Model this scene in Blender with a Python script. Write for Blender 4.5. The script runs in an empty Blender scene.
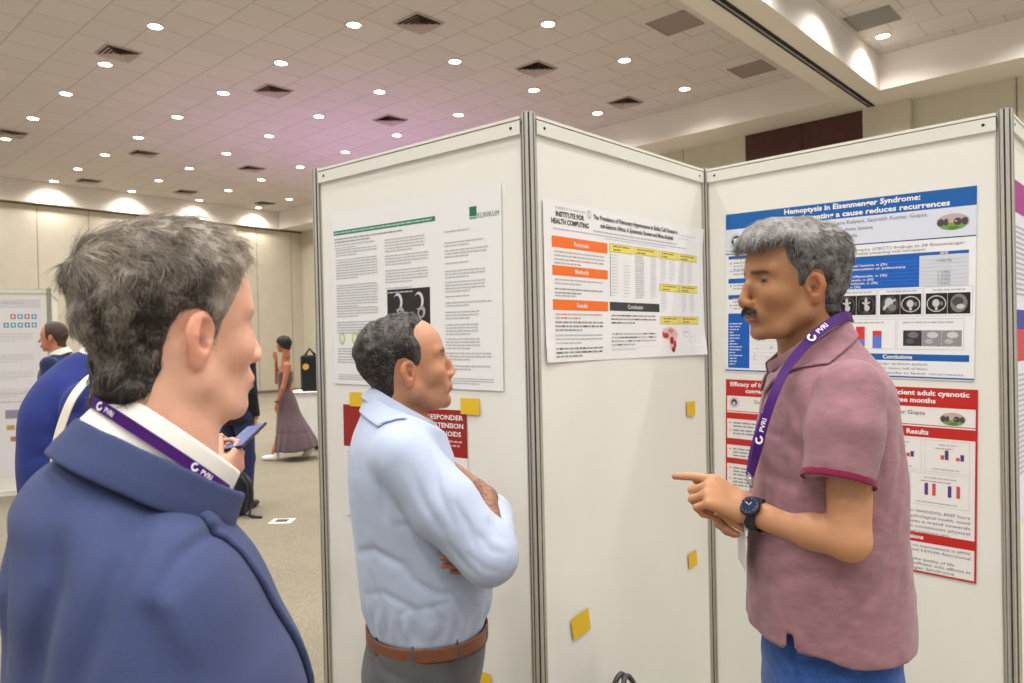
import bpy, math, random
import numpy as np
from mathutils import Matrix, Vector
random.seed(7)
RNG = np.random.default_rng(11)
SC = bpy.context.scene
COL = SC.collection
A3 = lambda *a: np.array(a, dtype=np.float64)

# ------------------------------------------------------------------ camera
CF, CCX, CCY, CPITCH, CROLL, HC = 738.0, 512.0, 350.0, -0.009, 0.022, 1.55
_cp, _sp, _cr, _sr = math.cos(CPITCH), math.sin(CPITCH), math.cos(CROLL), math.sin(CROLL)
FWD = A3(0, _cp, _sp)
_U0 = A3(0, -_sp, _cp)
RGT = _cr * A3(1, 0, 0) - _sr * _U0
UPV = _sr * A3(1, 0, 0) + _cr * _U0
CAMP = A3(0, 0, HC)

def at(px, py, Y):
    """point of the place that lies in direction (px, py) at distance Y in front of the camera"""
    d = FWD + (px - CCX) / CF * RGT - (py - CCY) / CF * UPV
    return CAMP + d * (Y / d[1])

cd = bpy.data.cameras.new('camera')
cam = bpy.data.objects.new('camera', cd)
COL.objects.link(cam)
SC.camera = cam
cd.sensor_width = 36
cd.lens = CF / 1024 * 36
cd.shift_y = (CCY - 341.5) / 1024
cd.clip_start = 0.05
cd.clip_end = 200
m = Matrix.Identity(4)
for i in range(3):
    m[i][0], m[i][1], m[i][2] = RGT[i], UPV[i], -FWD[i]
    m[i][3] = CAMP[i]
cam.matrix_world = m
cd.dof.use_dof = True
cd.dof.focus_distance = 1.62
cd.dof.aperture_fstop = 7.5

# ------------------------------------------------------------------ materials
def lin(c):
    return tuple(((v / 255) / 12.92 if v / 255 <= 0.04045 else ((v / 255 + 0.055) / 1.055) ** 2.4) for v in c) + (1.0,)

_mats = {}
def mat(name, rgb=(200, 200, 200), rough=0.6, metal=0.0, noise=0.0, nscale=30.0, bump=0.0, bscale=200.0,
        emit=None, estr=1.0, attr=None, sss=0.0, sheen=0.0, spec=0.5, weave=None, bdist=0.001):
    if name in _mats:
        return _mats[name]
    M = bpy.data.materials.new(name)
    M.use_nodes = True
    nt = M.node_tree
    b = nt.nodes['Principled BSDF']
    b.inputs['Base Color'].default_value = lin(rgb)
    b.inputs['Roughness'].default_value = rough
    b.inputs['Metallic'].default_value = metal
    b.inputs['Specular IOR Level'].default_value = spec
    tc = nt.nodes.new('ShaderNodeTexCoord')
    src = None
    if attr:
        a = nt.nodes.new('ShaderNodeAttribute'); a.attribute_name = attr
        src = a.outputs['Color']
    if noise > 0:
        n = nt.nodes.new('ShaderNodeTexNoise'); n.inputs['Scale'].default_value = nscale
        n.inputs['Detail'].default_value = 4
        nt.links.new(tc.outputs['Object'], n.inputs['Vector'])
        mr = nt.nodes.new('ShaderNodeMapRange')
        mr.inputs['From Min'].default_value = 0.3; mr.inputs['From Max'].default_value = 0.7
        mr.inputs['To Min'].default_value = 1 - noise; mr.inputs['To Max'].default_value = 1 + noise
        nt.links.new(n.outputs['Fac'], mr.inputs['Value'])
        mx = nt.nodes.new('ShaderNodeVectorMath'); mx.operation = 'SCALE'
        if src: nt.links.new(src, mx.inputs[0])
        else: mx.inputs[0].default_value = lin(rgb)[:3]
        nt.links.new(mr.outputs['Result'], mx.inputs['Scale'])
        src = mx.outputs[0]
    if src is not None:
        nt.links.new(src, b.inputs['Base Color'])
    if bump > 0:
        if weave:
            n = nt.nodes.new('ShaderNodeTexWave'); n.inputs['Scale'].default_value = bscale
            n.inputs['Distortion'].default_value = weave
        else:
            n = nt.nodes.new('ShaderNodeTexNoise'); n.inputs['Scale'].default_value = bscale
            n.inputs['Detail'].default_value = 3
        nt.links.new(tc.outputs['Object'], n.inputs['Vector'])
        bp = nt.nodes.new('ShaderNodeBump'); bp.inputs['Strength'].default_value = bump
        bp.inputs['Distance'].default_value = bdist
        nt.links.new(n.outputs['Fac'], bp.inputs['Height'])
        nt.links.new(bp.outputs['Normal'], b.inputs['Normal'])
    if sss:
        b.inputs['Subsurface Weight'].default_value = sss
        b.inputs['Subsurface Radius'].default_value = (0.012, 0.005, 0.003)
        b.inputs['Subsurface Scale'].default_value = 1.0
    if sheen:
        b.inputs['Sheen Weight'].default_value = sheen
        b.inputs['Sheen Roughness'].default_value = 0.5
    if emit:
        b.inputs['Emission Color'].default_value = lin(emit)
        b.inputs['Emission Strength'].default_value = estr
    _mats[name] = M
    return M

# ------------------------------------------------------------------ object helpers
def props(o, label=None, cat=None, group=None, kind=None):
    if label: o['label'] = label
    if cat: o['category'] = cat
    if group: o['group'] = group
    if kind: o['kind'] = kind
    return o

def thing(name, label, cat, loc=(0, 0, 0), rotz=0.0, group=None):
    o = bpy.data.objects.new(name, None)
    o.empty_display_size = 0.1
    COL.objects.link(o)
    o.location = loc
    o.rotation_euler = (0, 0, rotz)
    return props(o, label, cat, group)

def mk(name, V, F, mats, parent=None, smooth=False, midx=None, cols=None, keep_world=True):
    """one mesh object from arrays; vertices are world coordinates when the parent is an unrotated thing"""
    V = np.asarray(V, dtype=np.float64).reshape(-1, 3)
    if parent is not None and keep_world:
        Mi = np.array(loc_rot(parent).inverted())
        V = V @ Mi[:3, :3].T + Mi[:3, 3]
    me = bpy.data.meshes.new(name)
    if isinstance(F, np.ndarray) and F.ndim == 2:
        n, k = F.shape
        me.vertices.add(len(V)); me.vertices.foreach_set('co', V.astype(np.float32).ravel())
        me.loops.add(n * k); me.loops.foreach_set('vertex_index', F.astype(np.int32).ravel())
        me.polygons.add(n)
        me.polygons.foreach_set('loop_start', np.arange(0, n * k, k, dtype=np.int32))
        me.update(calc_edges=True)
    else:
        me.from_pydata([tuple(v) for v in V], [], [tuple(f) for f in F])
        me.update()
    if not isinstance(mats, (list, tuple)): mats = [mats]
    for x in mats: me.materials.append(x)
    if midx is not None:
        me.polygons.foreach_set('material_index', np.asarray(midx, dtype=np.int32))
    if smooth:
        me.polygons.foreach_set('use_smooth', np.ones(len(me.polygons), dtype=bool))
    if cols is not None:
        a = me.color_attributes.new('Col', 'FLOAT_COLOR', 'POINT')
        c = np.ones((len(V), 4), dtype=np.float32); c[:, :3] = cols
        a.data.foreach_set('color', c.ravel())
    o = bpy.data.objects.new(name, me)
    COL.objects.link(o)
    if parent is not None: o.parent = parent
    return o

def loc_rot(o):
    M = Matrix.Translation(o.location) @ o.rotation_euler.to_matrix().to_4x4()
    return loc_rot(o.parent) @ M if o.parent else M

class MB:
    """collects simple shapes for ONE mesh"""
    def __init__(s): s.v, s.f, s.m = [], [], []
    def add(s, V, F, mi=0):
        b = len(s.v); s.v += [tuple(map(float, p)) for p in V]
        s.f += [tuple(b + i for i in f) for f in F]; s.m += [mi] * len(F)
    def box(s, lo, hi, R=None, o=(0, 0, 0), mi=0, bev=0.0):
        x0, y0, z0 = lo; x1, y1, z1 = hi
        if bev > 0:
            b = bev; P = []
            for z, i in ((z0, b), (z0 + b, 0), (z1 - b, 0), (z1, b)):
                P += [(x0+b+i*0, y0+i, z), (x1-b, y0+i, z), (x1-i, y0+b, z), (x1-i, y1-b, z), (x1-b, y1-i, z), (x0+b, y1-i, z), (x0+i, y1-b, z), (x0+i, y0+b, z)]
            F = [tuple(range(7, -1, -1)), tuple(range(24, 32))]
            for k in range(3):
                for j in range(8): F.append((8*k+j, 8*k+(j+1) % 8, 8*k+8+(j+1) % 8, 8*k+8+j))
        else:
            P = [(x0,y0,z0),(x1,y0,z0),(x1,y1,z0),(x0,y1,z0),(x0,y0,z1),(x1,y0,z1),(x1,y1,z1),(x0,y1,z1)]
            F = [(3,2,1,0),(4,5,6,7),(0,1,5,4),(1,2,6,5),(2,3,7,6),(3,0,4,7)]
        P = np.array(P)
        if R is not None: P = P @ np.array(R).T
        s.add(P + np.array(o), F, mi)
    def tube(s, pts, r, n=8, mi=0, closed=False, caps=True):
        pts = np.asarray(pts, float); k = len(pts)
        rs = np.full(k, r) if np.isscalar(r) else np.asarray(r)
        V, F = [], []
        up = A3(0, 0, 1)
        for i in range(k):
            a = pts[(i - 1) % k] if (closed or i > 0) else pts[i]
            b = pts[(i + 1) % k] if (closed or i < k - 1) else pts[i]
            t = b - a; t /= (np.linalg.norm(t) + 1e-12)
            e = np.cross(t, up)
            if np.linalg.norm(e) < 1e-3: e = np.cross(t, A3(1, 0, 0))
            e /= np.linalg.norm(e); g = np.cross(e, t)
            for j in range(n):
                an = 2 * math.pi * j / n
                V.append(pts[i] + rs[i] * (math.cos(an) * e + math.sin(an) * g))
        for i in range(k if closed else k - 1):
            for j in range(n):
                F.append((i*n+j, i*n+(j+1) % n, ((i+1) % k)*n+(j+1) % n, ((i+1) % k)*n+j))
        if caps and not closed:
            F.append(tuple(range(n-1, -1, -1))); F.append(tuple((k-1)*n+j for j in range(n)))
        s.add(V, F, mi)
    def prism(s, poly, z0, z1, mi=0, o=(0, 0)):
        n = len(poly)
        V = [(x+o[0], y+o[1], z0) for x, y in poly] + [(x+o[0], y+o[1], z1) for x, y in poly]
        F = [tuple(range(n-1, -1, -1)), tuple(range(n, 2*n))] + [(i, (i+1) % n, n+(i+1) % n, n+i) for i in range(n)]
        s.add(V, F, mi)
    def lathe(s, prof, c, n=24, mi=0, axis=None):
        V, F = [], []
        for r, z in prof:
            for j in range(n):
                a = 2*math.pi*j/n
                V.append((r*math.cos(a), r*math.sin(a), z))
        for i in range(len(prof)-1):
            for j in range(n): F.append((i*n+j, i*n+(j+1) % n, (i+1)*n+(j+1) % n, (i+1)*n+j))
        F.append(tuple(range(n-1, -1, -1))); F.append(tuple((len(prof)-1)*n+j for j in range(n)))
        V = np.array(V)
        if axis is not None: V = V @ np.array(axis).T
        s.add(V + np.array(c), F, mi)
    def build(s, name, mats, parent=None, smooth=False):
        return mk(name, s.v, s.f, mats, parent, smooth, s.m)

def rotz(a):
    c, s = math.cos(a), math.sin(a)
    return np.array([[c, -s, 0], [s, c, 0], [0, 0, 1.0]])

# ------------------------------------------------------------------ distance-field modelling
def smin(a, b, k):
    h = np.clip(0.5 + 0.5 * (b - a) / k, 0, 1)
    return b + (a - b) * h - k * h * (1 - h)
def smax(a, b, k): return -smin(-a, -b, k)
def ell(P, c, r, R=None):
    q = P - np.asarray(c, dtype=P.dtype)
    if R is not None: q = q @ np.asarray(R, dtype=P.dtype)     # columns of R are the local axes
    r = np.asarray(r, dtype=P.dtype)
    k0 = np.sqrt(((q / r) ** 2).sum(1)); k1 = np.sqrt(((q / r**2) ** 2).sum(1)) + 1e-9
    return k0 * (k0 - 1) / k1
def sph(P, c, r): return np.sqrt(((P - np.asarray(c, dtype=P.dtype)) ** 2).sum(1)) - r
def cap(P, a, b, ra, rb=None):
    if rb is None: rb = ra
    a = np.asarray(a, dtype=P.dtype); b = np.asarray(b, dtype=P.dtype)
    ab = b - a; t = np.clip(((P - a) @ ab) / (ab @ ab + 1e-12), 0, 1)
    return np.sqrt(((P - a - t[:, None] * ab) ** 2).sum(1)) - (ra + (rb - ra) * t)
def chain(P, pts, rs, k=0.01):
    d = None
    for i in range(len(pts) - 1):
        e = cap(P, pts[i], pts[i+1], rs[i], rs[i+1])
        d = e if d is None else smin(d, e, k)
    return d
def pdist(P, pts):
    d = None
    for i in range(len(pts) - 1):
        e = cap(P, pts[i], pts[i+1], 0.0)
        d = e if d is None else np.minimum(d, e)
    return d
def herm(z, zs, vs):
    """smooth interpolation through keys (zs ascending)"""
    zs = np.asarray(zs, float); vs = np.asarray(vs, float)
    m_ = np.gradient(vs, zs)
    i = np.clip(np.searchsorted(zs, z) - 1, 0, len(zs) - 2)
    h = zs[i+1] - zs[i]; t = np.clip((z - zs[i]) / h, 0, 1)
    return ((2*t**3-3*t**2+1)*vs[i] + (t**3-2*t**2+t)*h*m_[i] + (-2*t**3+3*t**2)*vs[i+1] + (t**3-t**2)*h*m_[i+1])
def loft(P, keys, n=2.3):
    """stack of elliptic sections; keys: (z, cx, cy, rx, ry) in the frame of P"""
    K = np.array(sorted(keys)); z = P[:, 2]
    zc = np.clip(z, K[0, 0], K[-1, 0])
    cx, cy, rx, ry = (herm(zc, K[:, 0], K[:, j]) for j in (1, 2, 3, 4))
    x = np.abs((P[:, 0] - cx) / rx); y = np.abs((P[:, 1] - cy) / ry)
    q = (x**n + y**n) ** (1 / n)
    g = np.sqrt((x / rx)**2 + (y / ry)**2) / (np.sqrt(x*x + y*y) + 1e-6)
    d = (q - 1) / (g + 1e-6)
    dz = np.maximum(K[0, 0] - z, z - K[-1, 0])
    return smax(d, dz, 0.03)
def _hash(i, j, k):
    h = (i * 374761393 + j * 668265263 + k * 2147483647) & 0xffffffff
    h = ((h ^ (h >> 13)) * 1274126177) & 0xffffffff
    return ((h ^ (h >> 16)) & 0xffff) / 65535.0
def vnoise(P, s):
    Q = P * s; I = np.floor(Q).astype(np.int64); f = Q - I; f = f*f*(3-2*f)
    r = 0
    for dx in (0, 1):
        for dy in (0, 1):
            for dz in (0, 1):
                w = (f[:, 0] if dx else 1-f[:, 0]) * (f[:, 1] if dy else 1-f[:, 1]) * (f[:, 2] if dz else 1-f[:, 2])
                r = r + w * _hash(I[:, 0]+dx, I[:, 1]+dy, I[:, 2]+dz)
    return r * 2 - 1

def net(fn, lo, hi, h, relax=1, B=10):
    """surface of fn = 0 as a quad mesh (naive surface nets, evaluated only near the surface)"""
    lo = np.asarray(lo, float); hi = np.asarray(hi, float)
    nb = np.maximum(np.ceil((hi - lo) / h / B).astype(int), 1)
    n = nb * B + 1
    D = np.ones(n, dtype=np.float32)
    bi = np.stack(np.meshgrid(*[np.arange(k) for k in nb], indexing='ij'), -1).reshape(-1, 3)
    cen = lo + (bi + 0.5) * B * h
    dc = fn(cen)
    rad = B * h * 0.5 * math.sqrt(3) * 1.7 + 0.006
    near = np.abs(dc) < rad
    for b in bi[(~near) & (dc < 0)]:
        s = b * B
        D[s[0]:s[0]+B+1, s[1]:s[1]+B+1, s[2]:s[2]+B+1] = -1
    g = np.stack(np.meshgrid(*[np.arange(B + 1)] * 3, indexing='ij'), -1).reshape(-1, 3)
    nbk = bi[near]
    step = max(1, 400000 // len(g))
    for k in range(0, len(nbk), step):
        q = nbk[k:k+step]
        pts = (lo + (q[:, None, :] * B + g[None]) * h).reshape(-1, 3)
        dv = fn(pts).astype(np.float32).reshape(len(q), B+1, B+1, B+1)
        for b, w in zip(q, dv):
            s = b * B
            D[s[0]:s[0]+B+1, s[1]:s[1]+B+1, s[2]:s[2]+B+1] = w
    D[0], D[-1], D[:, 0], D[:, -1], D[:, :, 0], D[:, :, -1] = [1.0] * 6
    S = D < 0
    c = np.zeros(n - 1, dtype=np.int8)
    for dx in (0, 1):
        for dy in (0, 1):
            for dz in (0, 1):
                c += S[dx:n[0]-1+dx, dy:n[1]-1+dy, dz:n[2]-1+dz]
    act = np.argwhere((c > 0) & (c < 8))
    if len(act) == 0: return np.zeros((0, 3)), np.zeros((0, 4), int)
    idx = np.full(n - 1, -1, dtype=np.int32)
    idx[act[:, 0], act[:, 1], act[:, 2]] = np.arange(len(act))
    cs = [(0,0,0),(1,0,0),(0,1,0),(1,1,0),(0,0,1),(1,0,1),(0,1,1),(1,1,1)]
    cv = np.stack([D[act[:, 0]+a, act[:, 1]+b, act[:, 2]+c_] for a, b, c_ in cs], 1)
    acc = np.zeros((len(act), 3)); cnt = np.zeros(len(act))
    for i in range(8):
        for j in range(i + 1, 8):
            if sum(abs(cs[i][t] - cs[j][t]) for t in range(3)) != 1: continue
            a, b = cv[:, i], cv[:, j]; cr_ = (a < 0) != (b < 0)
            t = np.where(cr_, a / np.where(cr_, a - b, 1), 0)
            p = np.array(cs[i]) + t[:, None] * (np.array(cs[j]) - np.array(cs[i]))
            acc += p * cr_[:, None]; cnt += cr_
    V = lo + (act + acc / cnt[:, None]) * h
    F = []
    for ax in range(3):
        o1, o2 = [(1, 2), (2, 0), (0, 1)][ax]
        sl0 = [slice(1, n[t] - 1) for t in range(3)]; sl0[ax] = slice(0, n[ax] - 1)
        sl1 = list(sl0); sl1[ax] = slice(1, n[ax])
        s0, s1 = S[tuple(sl0)], S[tuple(sl1)]
        e = np.argwhere(s0 != s1)
        base = e.copy(); base[:, o1] += 1; base[:, o2] += 1
        fl = s0[e[:, 0], e[:, 1], e[:, 2]]
        def cell(a, b):
            q = base.copy(); q[:, o1] -= a; q[:, o2] -= b
            return idx[q[:, 0], q[:, 1], q[:, 2]]
        q = np.stack([cell(1, 1), cell(0, 1), cell(0, 0), cell(1, 0)], 1)
        q[~fl] = q[~fl][:, ::-1]
        F.append(q)
    F = np.concatenate(F)
    F = F[(F >= 0).all(1)]
    for _ in range(relax):
        acc = np.zeros_like(V); cnt = np.zeros(len(V))
        for i in range(4):
            for j in (i - 1, (i + 1) % 4):
                np.add.at(acc, F[:, i], V[F[:, j]]); np.add.at(cnt, F[:, i], 1)
        V = 0.5 * V + 0.5 * acc / np.maximum(cnt, 1)[:, None]
    return V, F

def sdf_obj(name, fn, lo, hi, h, mats, parent=None, colfn=None, relax=1):
    V, F = net(fn, lo, hi, h, relax)
    cols = colfn(V) if colfn is not None else None
    return mk(name, V, F, mats, parent, True, None, cols), V, F

def frame(yaw, pitch=0.0, roll=0.0):
    """columns: local x (forward), y (left), z (up); yaw about z, pitch > 0 looks up, roll > 0 leans to the left"""
    return rotz(yaw) @ np.array(Matrix.Rotation(-pitch, 3, 'Y')) @ np.array(Matrix.Rotation(-roll, 3, 'X'))
# ------------------------------------------------------------------ the hall (axes u, v lie at 47.4 degrees to the view)
YAW = 0.0418 + math.pi / 4
RU = rotz(YAW)
UVX = lambda u, v, z=0.0: RU @ A3(u, v, z)
HCEIL, HSOF = 4.8 + HC, 4.2 + HC + 0.0
TILE = 0.682
U_WALL, U_COVE, V_WALL, V_COVE = 14.65, 13.68, 23.75, 23.6
V_B0, V_B1, V_TR = 4.62, 3.88, 4.26
m_wallf = mat('beige_fabric_wall', (210, 201, 180), 0.9, noise=0.03, nscale=3)
m_plaster = mat('painted_plaster', (238, 231, 222), 0.85, noise=0.02, nscale=2)
m_dark = mat('dark_gap', (40, 34, 28), 0.8)
m_wood = mat('dark_brown_wood', (74, 36, 24), 0.5, noise=0.15, nscale=6)

def ceiling_mat():
    M = bpy.data.materials.new('ceiling_tiles'); M.use_nodes = True; nt = M.node_tree
    b = nt.nodes['Principled BSDF']; b.inputs['Roughness'].default_value = 0.9
    tc = nt.nodes.new('ShaderNodeTexCoord'); mp = nt.nodes.new('ShaderNodeMapping')
    mp.inputs['Rotation'].default_value = (0, 0, math.pi / 2)
    mp.inputs['Location'].default_value = (0.33, 0.26, 0)
    nt.links.new(tc.outputs['Object'], mp.inputs['Vector'])
    br = nt.nodes.new('ShaderNodeTexBrick'); br.offset = 0.5
    br.inputs['Scale'].default_value = 1.0
    br.inputs['Brick Width'].default_value = TILE; br.inputs['Row Height'].default_value = TILE
    br.inputs['Mortar Size'].default_value = 0.012; br.inputs['Mortar Smooth'].default_value = 0.3
    br.inputs['Color1'].default_value = lin((220, 212, 208)); br.inputs['Color2'].default_value = lin((213, 205, 201))
    br.inputs['Mortar'].default_value = lin((190, 181, 175)); br.inputs['Bias'].default_value = -0.4
    nt.links.new(mp.outputs['Vector'], br.inputs['Vector'])
    nt.links.new(br.outputs['Color'], b.inputs['Base Color'])
    return M
m_tiles = ceiling_mat()

def carpet_mat():
    M = bpy.data.materials.new('carpet'); M.use_nodes = True; nt = M.node_tree
    b = nt.nodes['Principled BSDF']; b.inputs['Roughness'].default_value = 0.95; b.inputs['Specular IOR Level'].default_value = 0.1
    tc = nt.nodes.new('ShaderNodeTexCoord')
    mx = nt.nodes.new('ShaderNodeMix'); mx.data_type = 'RGBA'
    mx.inputs[6].default_value = lin((104, 97, 83)); mx.inputs[7].default_value = lin((146, 138, 120))
    ck = nt.nodes.new('ShaderNodeTexVoronoi'); ck.inputs['Scale'].default_value = 95; ck.feature = 'F1'
    n2 = nt.nodes.new('ShaderNodeTexNoise'); n2.inputs['Scale'].default_value = 1.2; n2.inputs['Detail'].default_value = 3
    ad = nt.nodes.new('ShaderNodeMath'); ad.operation = 'MULTIPLY_ADD'; ad.inputs[1].default_value = 0.5; ad.inputs[2].default_value = 0.0
    ad2 = nt.nodes.new('ShaderNodeMath'); ad2.operation = 'MULTIPLY_ADD'; ad2.inputs[1].default_value = 0.9
    nt.links.new(tc.outputs['Object'], ck.inputs['Vector']); nt.links.new(tc.outputs['Object'], n2.inputs['Vector'])
    nt.links.new(n2.outputs['Fac'], ad.inputs[0]); nt.links.new(ck.outputs['Distance'], ad2.inputs[0]); nt.links.new(ad.outputs[0], ad2.inputs[2])
    nt.links.new(ad2.outputs[0], mx.inputs[0]); nt.links.new(mx.outputs[2], b.inputs['Base Color'])
    bp = nt.nodes.new('ShaderNodeBump'); bp.inputs['Strength'].default_value = 0.4; bp.inputs['Distance'].default_value = 0.004
    nt.links.new(ck.outputs['Distance'], bp.inputs['Height']); nt.links.new(bp.outputs['Normal'], b.inputs['Normal'])
    return M

def room_obj(name, mb, mats):
    o = mb.build(name, mats)
    o.rotation_euler = (0, 0, YAW)
    return props(o, kind='structure')

mb = MB(); mb.box((-6.5, -7, -0.1), (U_WALL + 0.2, V_WALL + 0.2, 0)); room_obj('floor', mb, [carpet_mat()])
# ceiling: tiled field of the main bay and of the side bay (recessed), soffit, beam and track
mb = MB()
mb.box((-6.5, V_B0, HCEIL), (U_COVE, V_COVE, HCEIL + 0.05)); mb.box((-6.5, -7, HCEIL), (U_COVE, V_B1, HCEIL + 0.05))
room_obj('ceiling', mb, [m_tiles])
mb = MB()
mb.box((-6.5, V_TR + 0.035, HSOF), (U_WALL, V_B0, HCEIL + 0.06)); mb.box((-6.5, V_B1, HSOF), (U_WALL, V_TR - 0.035, HCEIL + 0.06))
mb.box((U_COVE, V_B0, HSOF), (U_WALL, V_WALL, HCEIL + 0.06)); mb.box((U_COVE, -7, HSOF), (U_WALL, V_B1, HCEIL + 0.06))
room_obj('ceiling_soffit', mb, [m_plaster])
mb = MB(); mb.box((-6.5, V_TR - 0.035, HSOF + 0.03), (U_WALL, V_TR + 0.035, HSOF + 0.05), mi=0)
for s in (-1, 1): mb.box((-6.5, V_TR + s*0.048 - 0.012, HSOF - 0.012), (U_WALL, V_TR + s*0.048 + 0.012, HSOF))
room_obj('trim_1', mb, [m_dark])
# left wall (partition leaves with dark seams), far wall
mb = MB(); mb.box((-6.5, V_WALL, 0), (U_WALL + 0.1, V_WALL + 0.1, HSOF + 0.02)); mb.box((-6.5, V_COVE, HSOF), (U_WALL, V_WALL + 0.1, HCEIL + 0.06), mi=1)
for k in range(16): mb.box((14.2 - 1.32*k, V_WALL - 0.006, 0), (14.212 - 1.32*k, V_WALL, HSOF), mi=2)
mb.box((-6.5, V_WALL - 0.03, HSOF - 0.05), (U_WALL, V_WALL, HSOF), mi=2)
room_obj('wall_left', mb, [m_wallf, m_plaster, mat('wall_seam', (120, 108, 88), 0.9)])
mb = MB(); mb.box((U_WALL, -7, 0), (U_WALL + 0.1, V_WALL + 0.1, HSOF + 0.02))
for v in (1.98 + 0.08, 0.6, -0.8, 8.2, 9.6, 11, 12.4, 13.8, 15.2, 16.6, 18, 19.4, 20.8, 22.2): mb.box((U_WALL - 0.006, v, 0), (U_WALL, v + 0.014, HSOF), mi=2)
mb.box((U_WALL - 0.14, 3.62, 0), (U_WALL, 4.42, HSOF), mi=0)
room_obj('wall_back', mb, [m_wallf, m_plaster, mat('wall_seam')])
mb = MB(); mb.box((U_WALL - 0.03, 4.44, 0), (U_WALL, 6.75, HSOF - 0.01), mi=0)
mb.box((U_WALL - 0.05, 5.58, 0), (U_WALL - 0.03, 5.6, HSOF - 0.02), mi=0)
room_obj('door_1', mb, [m_wood])
mb = MB(); mb.box((-6.5, V_WALL - 0.02, 0), (U_WALL, V_WALL, 0.1)); room_obj('baseboard_left', mb, [mat('grey_skirting', (120, 110, 95), 0.7)])
mb = MB(); mb.box((U_WALL - 0.02, -7, 0), (U_WALL, V_WALL, 0.1)); room_obj('baseboard_back', mb, [mat('grey_skirting')])

# recessed downlights: bright disc in a slim white ring, one lamp each
m_disc = mat('lamp_disc', (255, 255, 255), emit=(255, 244, 228), estr=14)
m_ring = mat('lamp_ring', (235, 230, 222), 0.5)
LIGHT_PROTO = None
def place_names(u, v): return None
def copy_tree(o, parent=None):
    c = o.copy(); COL.objects.link(c)
    if parent is not None: c.parent = parent
    for ch in [x for x in bpy.data.objects if x.parent is o]: copy_tree(ch, c)
    return c
def light_proto():
    t = thing('downlight', '', 'ceiling light', (0, 0, 0))
    mb = MB(); mb.lathe([(0.125, 0.0), (0.125, -0.012), (0.10, -0.016), (0.098, -0.004)], (0, 0, 0), 20)
    mb.build('trim_ring', [m_ring], t, True)
    mb = MB(); mb.lathe([(0.098, -0.003), (0.098, -0.010), (0.06, -0.013), (0.01, -0.014)], (0, 0, 0), 20)
    mb.build('lamp_lens', [m_disc], t, True)
    return t
spots = [(u, v) for u in (4.56, 6.6, 8.65, 10.69, 12.73) for v in (7.07, 9.12, 11.2, 13.25, 15.25, 17.3, 19.35, 21.3, 23.25)]
spots.append((12.84, 3.58))
in_view, off_view = [], []
for u, v in spots:
    p = UVX(u, v, HCEIL); w = (p - CAMP) @ FWD
    px, py = CCX + CF*((p-CAMP) @ RGT)/w, CCY - CF*((p-CAMP) @ UPV)/w
    (in_view if (-6 < px < 1030 and -6 < py) else off_view).append((u, v, px, py))
off_view = [(u, v) for u, v, _, _ in off_view]
# the rest of the hall's lamps, above and behind the photographer's booth, are lamps without a fitting in view
off_view += [(u, v) for u in (-3.6, -1.55, 0.5, 2.52) for v in (7.07, 9.12, 11.2, 13.25, 15.25)]
off_view += [(u, v) for u in (-3.6, -1.55, 0.5, 2.52, 4.56, 6.6, 8.65, 10.8) for v in (3.4, 1.36, -0.68, -2.7, -4.8)] + [(12.84, 1.5), (12.84, -0.6)]
# rows seen from the booth: row 0 is the one nearest the photographer
order_v = sorted({round(v, 2) for _, v, _, _ in in_view})
lp = light_proto(); first = True
ordn = ['first', 'second', 'third', 'fourth', 'fifth', 'sixth', 'seventh', 'eighth', 'ninth', 'tenth', 'eleventh', 'twelfth', 'thirteenth']
diag = {}
for u, v, px, py in in_view:
    if v < 4: continue
    key = round((u - 4.56) / 2.045) + round((v - 7.07) / 2.04)
    diag.setdefault(key, []).append((px, u, v))
dk = sorted(diag)
ld = bpy.data.lights.new('downlight_lamp', 'SPOT'); ld.energy = 150; ld.spot_size = math.radians(150); ld.spot_blend = 0.9; ld.shadow_soft_size = 0.12; ld.color = (1.0, 0.975, 0.945)
def lamp(u, v):
    L = bpy.data.objects.new('downlight_lamp', ld); COL.objects.link(L); L.location = UVX(u, v, HCEIL - 0.05)
for u, v, px, py in in_view:
    o = lp if first else copy_tree(lp)
    first = False
    o.location = UVX(u, v, HCEIL)
    o['category'] = 'ceiling light'; 
    if v < 4:
        o['label'] = 'round downlight in the raised side bay right of the dark ceiling track'; o['group'] = 'downlights of the side bay'
    else:
        o['group'] = 'downlights of the main ceiling'
        key = round((u - 4.56) / 2.045) + round((v - 7.07) / 2.04)
        row = sorted(diag[key]); i = [r[1:] for r in row].index((u, v)); n = len(row)
        rn = dk.index(key)
        rowname = 'nearest the camera' if rn == 0 else ('farthest from the camera' if rn == len(dk) - 1 else ordn[rn] + ' from the camera')
        if n == 1: s = 'round ceiling downlight alone in its cross row, the row ' + rowname
        else:
            w = 'leftmost' if i == 0 else ('rightmost' if i == n - 1 else ordn[i] + ' from left')
            s = 'ceiling downlight, %s of its cross row, row %s' % (w, rowname)
        o['label'] = s
    lamp(u, v)
for u, v in off_view: lamp(u, v)

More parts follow.
